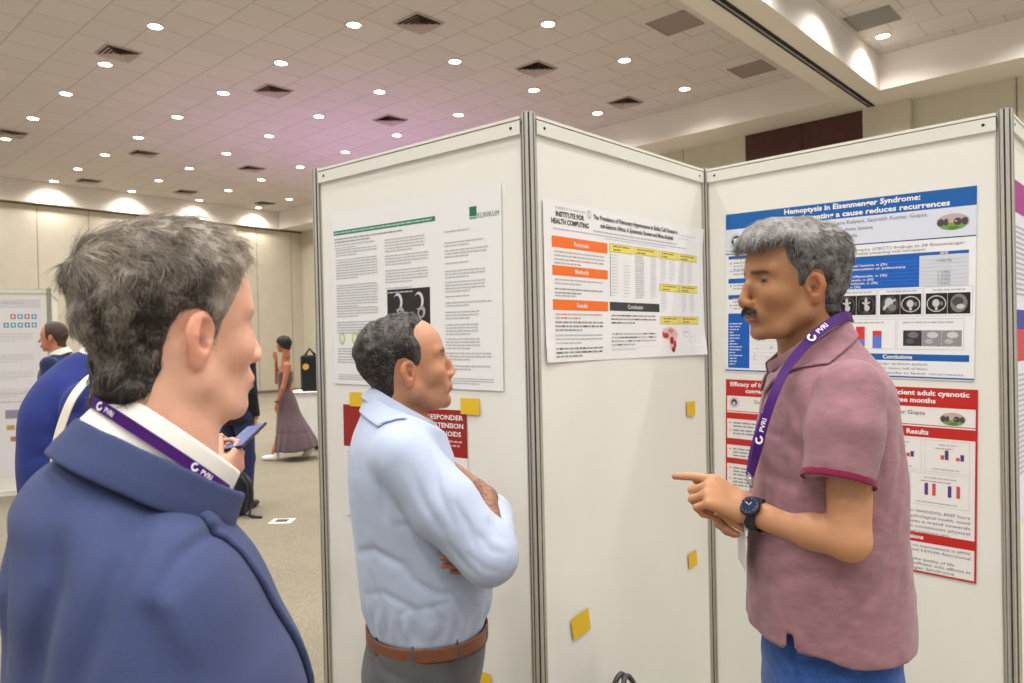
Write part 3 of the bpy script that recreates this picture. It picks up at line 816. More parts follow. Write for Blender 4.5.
# three pairs of scans in frames
for q, (x0, x1) in enumerate(((.275, .425), (.42, .55), (.56, .69))): pass
for x0, kinds in ((.418, (0, 0)), (.555, (1, 2)), (.692, (2, 3))):
    s.words(x0+.02, .313, x0+.115, 1, .01, .004, GR, .99, last=.95)
    ct(s, x0, .325, x0+.061, .391, kinds[0]); ct(s, x0+.062, .325, x0+.124, .391, kinds[1])
s.frame(.41, .308, .545, .398, LG); s.frame(.548, .308, .684, .398, LG); s.frame(.686, .304, .822, .398, LG)
s.frame(.335, .405, .605, .505, LG); s.frame(.608, .405, .80, .505, LG)
s.words(.46, .415, .58, 1, .01, .004, GR, .99, last=.9); s.words(.625, .415, .79, 1, .01, .004, GR, .99, last=.9)
RB, LB = (226, 60, 48), (100, 128, 214)
s.rect(.480, .430, .508, .473, RB, 2); s.rect(.480, .473, .508, .502, LB, 2); s.rect(.533, .444, .561, .460, RB, 2); s.rect(.533, .460, .561, .502, LB, 2)
for x0, c in ((.627, (60, 58, 60)), (.683, (150, 146, 150)), (.739, (150, 148, 150))):
    s.rect(x0, .443, x0+.055, .493, c, 2); s.oval(x0+.03, .458, .016, .010, tuple(min(255, v+60) for v in c), 3); s.oval(x0+.02, .478, .012, .008, tuple(min(255, v+35) for v in c), 3)
s.rect(.30, .520, .815, .541, BL); s.text('Conclusions', .610, .5355, .0125, WH, align='c', bold=.03)
s.text('Hemoptysis is frequent in Eisenmenger syndrome patients', .36, .5555, .0075, GR3, .34, bold=0); s.text('CECT finds a treatable cause in about half of them', .38, .5705, .0075, GR3, .32, bold=0); s.text('Treatment of hemoptysis results in fewer recurrences', .36, .5855, .0075, GR3, .44, bold=0)
s.rect(0, .592, W, .597, BL)
# left column
for y0, y1 in ((.150, .160), (.236, .252), (.298, .312)): s.rect(.012, y0+.01, .26, y1+.012, (24, 98, 190), 1)
for y0, n in ((.185, 3), (.215, 2), (.270, 2), (.320, 2), (.345, 2)): s.oval(.022, y0+.003, .003, .003, GR3, 2); s.words(.032, y0, .25, n, .012, .005, GR, .97)
s.rect(.012, .378, .098, .585, (24, 98, 190))
for k in range(15): s.words(.018, .415+k*.011, .09, 1, .01, .004, (210, 220, 240), .9, last=s.rng.uniform(.2, .8))
for k in range(10): s.rect(.11+.0, .440+k*.014, .25, .441+k*.014, LG); 
for k in range(18): s.oval(.115+.13*s.rng.random(), .44+.12*s.rng.random(), .004, .002, GR, 2, 6)
s.build('research_poster', 'blue headed poster about Eisenmenger syndrome on the right board', 'poster', 2, 0.097, 2.024, -0.027)

# --- red poster under it
W, H = 0.836, 0.600
RD2 = (196, 44, 40)
s = Sheet(W, H, (238, 234, 230), wave=0.001)
s.rect(0, 0, W, .062, RD2)
s.text('Efficacy of intravenous iron supplementation in iron deficient adult cyanotic', .018, .0245, .0155, WH, .795, bold=.03); s.text('congenital heart disease patients and outcomes at three months', .080, .0485, .0155, WH, .64, bold=.03)
s.oval(.034, .087, .021, .021, (214, 208, 206), 2); s.oval(.034, .087, .012, .013, (70, 60, 70), 3); s.oval(.034, .091, .006, .007, (214, 208, 206), 4)
s.text('Sivasubramanian Ramakrishnan, Anita Kalyani, Saurabh Kumar Gupta', .115, .087, .0125, GR3, .575, bold=.005); s.text('AIIMS, New Delhi, India', .32, .111, .0125, GR3, .22, bold=.005)
garden(s, .768, .096, .036, .021)
s.rect(0, .119, W, .1215, RD2)
s.rect(0, .126, .27, .150, RD2); s.rect(.28, .126, W, .160, RD2); s.text('Results', .700, .1505, .0155, WH, align='r', bold=.03)
s.rect(0, .225, .27, .250, RD2); s.rect(0, .300, .27, .322, RD2)
for y0, n in ((.162, 2), (.190, 2), (.262, 3), (.335, 3), (.375, 3), (.42, 4), (.48, 4), (.54, 3)): s.oval(.018, y0+.003, .003, .003, RD2, 2, 8); s.words(.03, y0, .255, n, .0125, .006, GR2, .95)
PU, PK = (96, 60, 130), (212, 84, 84)
def chart(x0, y0, x1, y1, bars, l0):
    s.frame(x0, y0, x1, y1, (206, 196, 196), .001); s.words(x0+.04, y0+.012, x1-.03, 1, .01, .0035, GR, .99, last=.95); s.words(x0+.03, y0+.024, x1-.04, 1, .01, .003, (190, 150, 150), .99, last=.9)
    for bx, bw, by, bh, c in bars: s.rect(x0+bx, y0+by-bh, x0+bx+bw, y0+by, c, 2)
    s.words(x0+.02, y1-.012, x1-.02, 1, .01, .0035, GR, .99, last=.9)
chart(.57, .166, .680, .268, [(.012, .010, .060, .014, PK), (.024, .010, .060, .030, PU), (.066, .010, .060, .012, PK), (.078, .010, .060, .018, PU)], 0)
chart(.690, .166, .815, .268, [(.045, .010, .060, .014, PK), (.057, .010, .060, .030, PU), (.088, .010, .060, .010, PK), (.100, .010, .060, .020, PU)], 0)
chart(.56, .274, .640, .378, [(.052, .010, .080, .036, (196, 120, 100)), (.064, .010, .080, .046, (230, 190, 120))], 0)
chart(.648, .274, .815, .378, [(.042, .010, .070, .038, PU), (.064, .010, .070, .038, PK), (.108, .010, .070, .036, PU), (.132, .010, .070, .038, PK)], 0)
lines = ['Improvement in WHO/DOL BREF Score', 'constitute psychological health, social', 'and there was a trend towards', 'score which constitutes physical', 'compare to usual treatment arm']
for k, t in enumerate(lines): s.text(t, .56, .404+k*.0165, .0088, GR3, .258 if k < 4 else .20, bold=.0)
s.rect(.28, .470, W, .500, RD2); s.text('Conclusions', .688, .490, .0135, WH, align='r', bold=.03)
for k, t in enumerate(['IV iron showed no improvement in 6MW', 'saturation, and NYHA functional', '', 'Improved patients quality of life', 'had no any significant side effects in', 'and Eisenmenger Syndrome']):
    if t: s.text(t, .555, .516+k*.0145, .0088, GR3, .265 if k in (0, 1, 4) else .22, bold=.0)
s.rect(0, 0, .005, H, RD2, 2); s.rect(W-.006, 0, W, H, RD2, 2); s.rect(0, H-.006, W, H, RD2, 2)
s.build('research_poster', 'red headed poster about iron deficiency on the right board, below the blue one', 'poster', 2, 0.084, 1.394, -0.022)

# --- sliver of a poster on the last board
s = Sheet(0.80, 1.05, (232, 230, 240), wave=0.001)
s.rect(0, .0, .8, .1, (170, 60, 140)); s.rect(.02, .40, .38, .46, (60, 70, 160)); s.rect(.02, .46, .38, .56, (206, 70, 84)); s.words(.03, .14, .7, 14, .016, .006, GR); s.words(.03, .6, .7, 20, .016, .006, GR)
s.build('research_poster', 'magenta topped poster cut by the right picture edge', 'poster', 3, 0.05, 2.02, 0.0)

# --- bag standing at the foot of the middle board, only its loop handle shows
bp_ = at(624, 700, 2.22); bx, by = bp_[0], bp_[1]
t = thing('tote_bag', 'dark bag with raised loop handle at the bottom picture edge below the middle board', 'bag', (bx, by, 0))
Rb = rotz(math.radians(46))
mb = MB()
mb.box((-0.15, -0.055, 0.0), (0.15, 0.055, 0.40), Rb, (bx, by, 0), bev=0.02)
mb.build('body', [mat('bag_black', (34, 33, 36), 0.7, bump=.3, bscale=300)], t, False)
for sy in (-0.05, 0.05):
    mb = MB(); pts = []
    for k in range(13):
        a = math.pi*k/12; pts.append(A3(bx, by, 0) + Rb @ A3(0.045*math.cos(a) if 1 else 0, sy*(1-.8*math.sin(a)), 0.39+0.152*math.sin(a)))
    mb.tube(pts, 0.008, 8); mb.build('handle', [mat('bag_handle', (70, 68, 68), 0.5)], t, True)
# ------------------------------------------------------------------ people: heads
def sd_poly(x, z, poly):
    """signed distance to a closed polygon (negative inside)"""
    poly = np.asarray(poly, float); n = len(poly)
    d = np.full(x.shape, 1e9); s = np.ones(x.shape)
    for i in range(n):
        a, b = poly[i], poly[i-1]
        ex, ez = b - a; wx, wz = x - a[0], z - a[1]
        t = np.clip((wx*ex + wz*ez)/(ex*ex+ez*ez), 0, 1)
        d = np.minimum(d, (wx-ex*t)**2 + (wz-ez*t)**2)
        c1 = z >= a[1]; c2 = z < b[1]; c3 = ex*wz > ez*wx
        s = np.where((c1 & c2 & c3) | (~c1 & ~c2 & ~c3), -s, s)
    return s*np.sqrt(d)

def head_sdf(Q, p):
    """Q: head-local points (x forward, y left, z up, origin between the ears at eye height)"""
    g = p.get
    q = Q.copy(); q[:, 1] = np.sqrt(q[:, 1]**2 + 1e-6)            # both halves alike
    dt = q.dtype
    d = ell(q, (-.012, 0, .030), (.097, .076, .085))               # cranium
    d = smin(d, ell(q, (.030, 0, .040), (.056, .062, .062)), .03)   # forehead
    d = smin(d, ell(q, (.036, 0, -.030), (.050, .056, .066)), .03)  # mid face
    jw = g('jaw', 1.0)
    d = smin(d, chain(q, [(-.012, .054*jw, -.028), (-.002, .052*jw, -.066), (.040, .030*jw, -.098), (.066, .006, -.104)], [.016, .015, .015, .017], .02), .028)
    d = smin(d, ell(q, (.045, 0, g('chinz', -.100)+.026), (.034, .036*jw, .031)), .02)
    d = smin(d, ell(q, (.0640 + g('chin', 0), 0, g('chinz', -.100)), (.018, .020, .016)), .016)    # chin
    d = smin(d, ell(q, (.054, .040, -.030), (.024, .020, .020)), .02)                  # cheekbone
    d = smin(d, cap(q, (.083, .008, .020), (.066, .048, .022), .008, .009), .014)      # brow ridge
    d = smax(d, -ell(q, (.097, .032, .001), (.024, .018, .0125)), .010)                 # eye socket
    d = smin(d, ell(q, (.0675, .0325, .000), (.0135, .0150, .0115)), .004)             # lids over the eyeball
    d = smax(d, -ell(q, (.084, .033, -.0005), (.0055, .0120, .0032)), .002)            # eye opening
    nt = g('nose', .112); nz = g('nosez', -.040)
    d = smin(d, chain(q, [(.082, 0, .012), (.092 + g('hump', 0), 0, -.010), (nt - .009, 0, nz)], [.0065, .0075, .0105], .01), .010)
    d = smin(d, ell(q, (nt - .017, .0105, nz - .006), (.012, .0080, .0090)), .005)       # nostril wings
    d = smax(d, -ell(q, (nt - .013, .0065, nz - .0145), (.0055, .0035, .0040)), .002)
    d = smin(d, ell(q, (.0755, 0, -.068), (.019, .027, .018)), .014)                    # mouth mound
    d = smin(d, ell(q, (.0880 + g('lip', 0), 0, -.0690), (.0080, .022, .0050)), .005)    # upper lip
    d = smin(d, ell(q, (.0865 + g('lip', 0), 0, -.0792), (.0080, .019, .0058)), .005)    # lower lip
    d = smax(d, -ell(q, (.0985 + g('lip', 0), 0, -.0742), (.014, .0240, .0011)), .002)     # between the lips
    d = smax(d, -ell(q, (.090, 0, -.0905), (.008, .016, .0045)), .008)                 # dip above the chin
    # neck
    nk = g('neck', 1.0); na = A3(*g('neck_a', (-.028, 0, -.045))); nb = A3(*g('neck_b', (-.050, 0, -.185)))
    d = smin(d, cap(q, na, nb, .054*nk, .060*nk), .022)
    if g('under', 0): d = smin(d, ell(q, (.012, 0, g('chinz', -.100)+.004), (.040, .036, .018)), .02)
    # ear
    Re = np.array(Matrix.Rotation(math.radians(-14), 3, 'Y')) @ np.array(Matrix.Rotation(math.radians(22), 3, 'Z'))
    # after the turn: local x forward along the ear plate, y outward
    Re = np.array(Matrix.Rotation(math.radians(12), 3, 'Y')) @ np.array(Matrix.Rotation(math.radians(-20), 3, 'Z'))
    es = g('ear', 1.0); ec = A3(g('earx', -.012), .0765, -.016)
    e = ((q - ec.astype(dt)) @ Re.astype(dt)) / es
    outer = smin(ell(e, (0, .004, .008), (.0205, .0070, .0245)), ell(e, (.004, .003, -.018), (.0120, .0060, .0150)), .010)
    outer = smax(outer, -ell(e, (.0030, .0100, .0070), (.0140, .0080, .0180)), .003)      # bowl
    outer = smin(outer, chain(e, [(-.0060, .0080, .0180), (-.0090, .0090, .0040), (-.0030, .0080, -.0080)], [.0022, .0026, .0026], .003), .003)   # inner fold
    outer = smax(outer, -ell(e, (.0060, .0050, -.0020), (.0065, .0110, .0080)), .003)     # hollow
    outer = smin(outer, ell(e, (.0130, .0050, -.0030), (.0038, .0040, .0052)), .003)      # tragus
    d = smin(d, outer*es, .005)
    return d

def hair_fn(p, base=None):
    poly = p['hair']; T = p['thick']
    def f(Q):
        d = (base or head_sdf_plain)(Q, p)
        ay = np.abs(Q[:, 1])
        x = Q[:, 0] + p.get('recede', 0.0)*np.clip((ay-.015)/.04, 0, 1)*np.clip((Q[:, 2]-.04)/.03, 0, 1)
        pd = sd_poly(x, Q[:, 2], poly)
        tt = np.clip(-pd/p.get('edge', .016), 0, 1); tt = tt*tt*(3-2*tt)
        th = T(Q)*tt
        lump = vnoise(Q.astype(np.float64), 55.0)*.0022 + vnoise(Q.astype(np.float64)+3, 120.0)*.0012
        return np.maximum(d - th - lump*tt*p.get('lump', 1.0), pd)
    return f
def head_sdf_plain(Q, p):
    """the skull without ears and features, for the hair to lie on"""
    q = Q.copy(); q[:, 1] = np.sqrt(q[:, 1]**2 + 1e-6)
    d = ell(q, (-.012, 0, .030), (.097, .076, .085))
    d = smin(d, ell(q, (.030, 0, .040), (.056, .062, .062)), .03)
    d = smin(d, ell(q, (.036, 0, -.030), (.050, .056, .066)), .03)
    nk = p.get('neck', 1.0); na = A3(*p.get('neck_a', (-.028, 0, -.045))); nb = A3(*p.get('neck_b', (-.050, 0, -.185)))
    d = smin(d, cap(q, na, nb, .054*nk, .060*nk), .022)
    return d - .0005

def strands(V, F, n, length, dirfn, colfn, width, lift=0.25, jit=0.25, seg=4, curl=0.0, wmask=None):
    """fine hairs rooted on the hair mesh: arrays for one mesh (V, F, colours); everything in head-local space"""
    a, b, c = V[F[:, 0]], V[F[:, 1]], V[F[:, 2]]
    N = np.cross(b-a, c-a); ar = np.linalg.norm(N, axis=1); N /= ar[:, None]+1e-12
    w = ar.copy()
    if wmask is not None: w = w*wmask((a+c)/2)
    i = RNG.choice(len(F), n, p=w/w.sum())
    u = RNG.random((n, 1)); v = RNG.random((n, 1))
    P = (V[F[i, 0]]*(1-u) + V[F[i, 1]]*u)*(1-v) + (V[F[i, 3]]*(1-u) + V[F[i, 2]]*u)*v
    n_ = N[i]
    D = dirfn(P); D = D + RNG.normal(0, jit, D.shape)
    D -= (D*n_).sum(1)[:, None]*n_; D /= np.linalg.norm(D, axis=1)[:, None]+1e-9
    L = (length(P) if callable(length) else np.full(n, length))*RNG.uniform(.6, 1.2, n)
    lf = lift*RNG.uniform(.3, 1.6, n)
    B = np.cross(n_, D); cu = RNG.normal(0, curl, n)
    pts = []
    for k in range(seg+1):
        t = k/seg
        pts.append(P - n_*.001 + D*(L*t)[:, None] + n_*(L*(lf*t - (lf*.75+.12)*t*t))[:, None] + B*(L*cu*t*t)[:, None])
    wd = width*RNG.uniform(.6, 1.4, n)
    VV, cc = [], []
    col = colfn(P)
    col = col*RNG.uniform(.75, 1.25, (n, 1))
    for k in range(seg+1):
        r = (wd*(1 - .85*(k/seg)**2))[:, None]
        for j in range(3):
            an = 2*math.pi*j/3
            VV.append(pts[k] + r*(math.cos(an)*B + math.sin(an)*n_)); cc.append(col)
    VV = np.stack(VV, 1)      # n, (seg+1)*3, 3
    m_ = (seg+1)*3
    q = []
    for k in range(seg):
        for j in range(3): q.append((k*3+j, k*3+(j+1) % 3, (k+1)*3+(j+1) % 3, (k+1)*3+j))
    q = np.array(q)
    FF = (np.arange(n)[:, None, None]*m_ + q[None]).reshape(-1, 4)
    return VV.reshape(-1, 3), FF, np.stack(cc, 1).reshape(-1, 3)

def L3(c): return np.array(lin(c)[:3])
def mixc(a, b, t): return a + (b-a)*np.clip(t, 0, 1)[:, None]
def sstep(a, b, x):
    t = np.clip((x-a)/(b-a), 0, 1); return t*t*(3-2*t)

def skin_colour(Q, P, p):
    """skin colour in head-local space, shade painted into ear canal and mouth line: lips, brows, stubble, redder ears and nose"""
    n = len(Q); base = L3(p['skin']); c = np.tile(base, (n, 1))
    x, y, z = Q[:, 0], np.abs(Q[:, 1]), Q[:, 2]
    red = base*np.array([1.06, .80, .78])
    ear = sstep(.071, .080, y)*np.exp(-(((x+.014)/.024)**4 + ((z+.014)/.036)**4))
    c = mixc(c, red, ear*.75)
    c = mixc(c, red, .6*np.exp(-(((x-p.get('nose', .112))/.02)**2 + (y/.015)**2 + ((z+.042)/.016)**2)))
    c = mixc(c, red, .35*np.exp(-(((x-.065)/.03)**2 + ((y-.04)/.022)**2 + ((z+.03)/.022)**2)))
    st = p.get('stubble', 0)
    if st:
        beard = sstep(-.040, -.062, z + .25*(x-.05)*0)*sstep(-.030, .0, x)*sstep(-.14, -.112, z)
        mous = np.exp(-(((z+.058)/.009)**2))*(y < .03)*(x > .07)
        fr = vnoise(Q, 900.0)*.25+.85
        c = mixc(c, base*np.array(p.get('stubc', (.55, .55, .58))), st*np.maximum(beard*sstep(.085, .07, x+0*x)*1.0, mous)*fr)
    lp = (x > .078) & (y < .024)
    upper = lp*np.exp(-(((z+.0695)/.0048)**2)); lower = lp*np.exp(-(((z+.0795)/.0055)**2))
    c = mixc(c, L3(p.get('lipc', (176, 104, 92))), np.maximum(upper, lower)*.75)
    c = mixc(c, base*.35, lp*np.exp(-(((z+.0745)/.0012)**2))*.8)  # shade of the crease between the lips, painted in
    hole = np.exp(-(((x+.006)/.007)**2 + ((z+.018)/.009)**2))*(y > .066)*(y < .081)
    c = mixc(c, base*.35, hole*.9)  # ear canal coloured dark to stand for its shade
    # eyes: white, iris, dark lash line
    e = np.exp(-(((z+.0008)/.0033)**4 + ((y-.034)/.0125)**4))*(x > .07)
    gx = p.get('gaze', .0)
    c = mixc(c, L3(p.get('eyew', (176, 156, 142))), e)
    c = mixc(c, L3((46, 30, 22)), e*((np.abs(y-.0350+gx) < .0085)))
    lash = np.exp(-(((z-.0030)/.0019)**2 + ((y-.033)/.013)**4))*(x > .068)
    c = mixc(c, base*.22, lash*.85)
    under = np.exp(-(((z+.012)/.005)**2 + ((y-.032)/.016)**2))*(x > .055)
    c = mixc(c, base*np.array([.78, .72, .74]), under*.6)
    # brows
    bz = p.get('browz', .0195) - .16*np.clip(y-.036, 0, 1)
    br = np.exp(-(((z-bz)/(.0048))**2))*sstep(.007, .013, y)*sstep(.056, .045, y)*(x > .045)
    c = mixc(c, L3(p.get('browc', (38, 30, 28))), br*p.get('brow', .9)*(vnoise(Q, 700.0)*.2+.85))
    mo = p.get('moustache', 0)
    return c*(1 + .05*vnoise(Q, 60.0)[:, None]) * (1 + .04*vnoise(Q, 260.0)[:, None])

m_skin = mat('skin', (200, 150, 120), 0.48, attr='Col', sss=0.12, bump=.12, bscale=420, spec=0.42, bdist=.0006)
m_hair = mat('hair', (60, 55, 50), 0.50, attr='Col', spec=0.35)
def leaf(shirt, q_of, z0, z1, rmax, gap, off=.0058, t=.0030):
    """turned-down collar leaf: follows the garment, ends on two tilted planes and at the front opening"""
    def f(P):
        P = P.astype(np.float64); q = q_of(P); rad = np.sqrt(q[:, 0]**2+q[:, 1]**2)
        d = np.abs(shirt(P)-off)-t
        an = np.abs(np.arctan2(q[:, 1], q[:, 0]))
        lowz = z0 - .016*sstep(1.0, .35, an)
        d = smax(d, np.maximum(lowz-q[:, 2], q[:, 2]-z1), .002)
        return np.maximum(np.maximum(d, rad-rmax), (gap-an)*rad)
    return f
def cloth(name, rgb=(128, 128, 128), noise=.04, nscale=40, bump=.25, bscale=700, rough=.85, sheen=.15, bdist=.0006):
    return mat(name, rgb, rough, noise=noise, nscale=nscale, bump=bump, bscale=bscale, sheen=sheen, spec=.25, bdist=bdist)

class Head:
    def __init__(s, p):
        s.p = p; s.o = np.asarray(p['at'], float); s.R = frame(*p['turn']); s.k = p.get('scale', 1.0)
    def loc(s, P): return ((P - s.o) @ s.R)/s.k
    def wor(s, Q): return (np.asarray(Q)*s.k) @ s.R.T + s.o
    def sdf(s, P):
        return head_sdf(s.loc(P), s.p)*s.k

def make_hair(hd, parent, n, length, dirfn, colfn, width, h=.003, extra=None, **kw):
    p = hd.p; f = hair_fn(p)
    lo, hi = (-.16, -.13, -.14), (.13, .13, .19)
    V, F = net(lambda P: f(P), lo, hi, h, 1)
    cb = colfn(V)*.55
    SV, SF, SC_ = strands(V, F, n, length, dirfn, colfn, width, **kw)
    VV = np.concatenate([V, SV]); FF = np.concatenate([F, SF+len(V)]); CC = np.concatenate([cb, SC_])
    return mk('hair', hd.wor(VV), FF, m_hair, parent, True, None, CC)

# ------------------------------------------------------------------ hands
def hand_parts(wrist, fwd, thumb, curls, side_curl=None, k=1.0, spread=.06, thumb_pose=(.5, .35, .3), lens=(.044, .049, .046, .036)):
    """capsules of one hand. fwd: wrist to knuckles; thumb: towards the thumb side; palm normal = the side the fingers curl to"""
    fwd = np.asarray(fwd, float); fwd /= np.linalg.norm(fwd)
    th = np.asarray(thumb, float); th -= (th @ fwd)*fwd; th /= np.linalg.norm(th)
    pn = np.asarray(side_curl, float) if side_curl is not None else np.cross(fwd, th)
    pn = pn - (pn @ fwd)*fwd - (pn @ th)*th; pn /= np.linalg.norm(pn)
    w = np.asarray(wrist, float)
    G = lambda a, b, c: w + k*(a*fwd + b*th + c*pn)
    parts = {'palm': [], 'fingers': [], 'nails': []}
    parts['palm'] = [([G(-.02, 0, 0), G(.012, 0, 0)], [.026*k, .027*k]), ([G(.012, .016, 0), G(.078, .027, 0)], [.017*k, .0125*k]), ([G(.012, .004, 0), G(.082, .008, 0)], [.017*k, .013*k]),
                     ([G(.012, -.008, 0), G(.078, -.011, 0)], [.017*k, .0125*k]), ([G(.012, -.018, 0), G(.070, -.029, 0)], [.016*k, .012*k]), ([G(.02, .022, .010), G(.045, .026, .008)], [.016*k, .012*k])]
    base = [(.080, .028), (.085, .0085), (.081, -.011), (.072, -.029)]
    for i, (bx, by) in enumerate(base):
        L = lens[i]; c = curls[i]; sp = spread*(1.5-i)
        pts = [G(bx, by, 0)]; ang = 0.0; dx = 0
        seg = [L, L*.62, L*.52]
        for j in range(3):
            ang += c[j] if hasattr(c, '__len__') else c
            step = seg[j]*k*(math.cos(ang)*(fwd*math.cos(sp)+th*math.sin(sp)) + math.sin(ang)*pn)
            pts.append(pts[-1]+step)
        r = [.0095, .0088, .0080, .0070] if i < 3 else [.0085, .0078, .0070, .0062]
        parts['fingers'].append((pts, [x*k for x in r]))
    a, b, c = thumb_pose      # outward, towards palm, bend
    t0 = G(.018, .026, .006)
    d1 = fwd*math.cos(a)+th*math.sin(a); d1 = d1*math.cos(b)+pn*math.sin(b)
    a2 = a-c; d2 = fwd*math.cos(a2)+th*math.sin(a2); d2 = d2*math.cos(b)+pn*math.sin(b)
    t1 = t0+d1*.042*k; t2 = t1+d1*.5*.032*k+d2*.5*.032*k; t3 = t2+d2*.026*k
    parts['fingers'].append(([t0, t1, t2, t3], [.0125*k, .0105*k, .0095*k, .0080*k]))
    return parts
def hand_sdf(P, parts):
    d = None
    for pts, rs in parts['palm']:
        e = chain(P, pts, rs, .01); d = e if d is None else smin(d, e, .012)
    for pts, rs in parts['fingers']:
        d = smin(d, chain(P, pts, rs, .004), .0045)
    return d

def bounds(pts, pad):
    pts = np.asarray(pts, float); return pts.min(0)-pad, pts.max(0)+pad

class Near:
    """evaluates an expensive field only near a box, elsewhere the distance to the box"""
    def __init__(s, lo, hi, fn): s.lo, s.hi, s.fn = np.asarray(lo, float), np.asarray(hi, float), fn
    def __call__(s, P):
        c = (s.lo+s.hi)/2; e = (s.hi-s.lo)/2
        q = np.abs(P-c)-e; out = np.sqrt((np.maximum(q, 0)**2).sum(1))
        d = out + .02
        m_ = out < .02
        if m_.any(): d[m_] = s.fn(P[m_])
        return d
def W2(px, py, Y):            # plan helper: x, z of a direction at distance Y
    p = at(px, py, Y); return (p[0], p[2])
def fold(P, line, r, amp, ymax=None, taper=True):
    """a crease in cloth: polyline in (x, z); amp > 0 sinks, amp < 0 raises"""
    Q = np.stack([P[:, 0], P[:, 2]], 1); best = np.full(len(P), 1e9); tt = np.zeros(len(P))
    n = len(line)-1
    for i in range(n):
        a, b = np.array(line[i]), np.array(line[i+1]); ab = b-a
        t = np.clip(((Q-a) @ ab)/(ab @ ab+1e-12), 0, 1)
        d = ((Q-a-t[:, None]*ab)**2).sum(1)
        u = d < best; best = np.where(u, d, best); tt = np.where(u, (i+t)/n, tt)
    w = np.exp(-best/(r*r))
    if taper: w = w*np.sin(np.pi*np.clip(tt*.9+.05, 0, 1))**.6
    if ymax is not None: w = w*sstep(ymax+.03, ymax-.03, P[:, 1])
    return w*amp
def ring(P, c, R, prof, t, open_half=None, sq=1.0):
    """standing band round the neck; prof: (z, radius) in the tilted frame"""
    q = (P-c) @ R; z = q[:, 2]
    zz = [a for a, _ in prof]; rr = [b for _, b in prof]
    r = np.interp(z, zz, rr); d = np.abs(np.sqrt(q[:, 0]**2/sq**2+q[:, 1]**2)-r)-t
    d = smax(d, np.maximum(zz[0]-z, z-zz[-1]), .003)
    if open_half is not None:
        an = np.abs(np.arctan2(q[:, 1], q[:, 0])); d = np.maximum(d, (open_half-an)*r)
    return d
def legs_sdf(P, hipL, hipR, kneeL, kneeR, ankL, ankR, rs=(.105, .078, .062)):
    a = chain(P, [hipL, kneeL, ankL], rs, .03); b = chain(P, [hipR, kneeR, ankR], rs, .03)
    return smin(a, b, .02)
def shoe(parent, x, y, yaw, rgb=(40, 34, 30), k=1.0, sole=(30, 28, 26), name='shoe'):
    R = rotz(yaw)
    def f(P):
        q = (P-A3(x, y, 0)) @ R/k
        d = smin(ell(q, (.05, 0, .038), (.125, .045, .040)), ell(q, (-.045, 0, .065), (.055, .038, .062)), .04)
        return smax(d, -(q[:, 2]-.002), .006)*k
    sdf_obj(name, f, (x-.22, y-.22, -.01), (x+.22, y+.22, .16), .008, mat('leather_%d_%d_%d' % rgb, rgb, .4), parent)
def trousers_mat(name, rgb, **kw): return cloth(name, rgb, **kw)

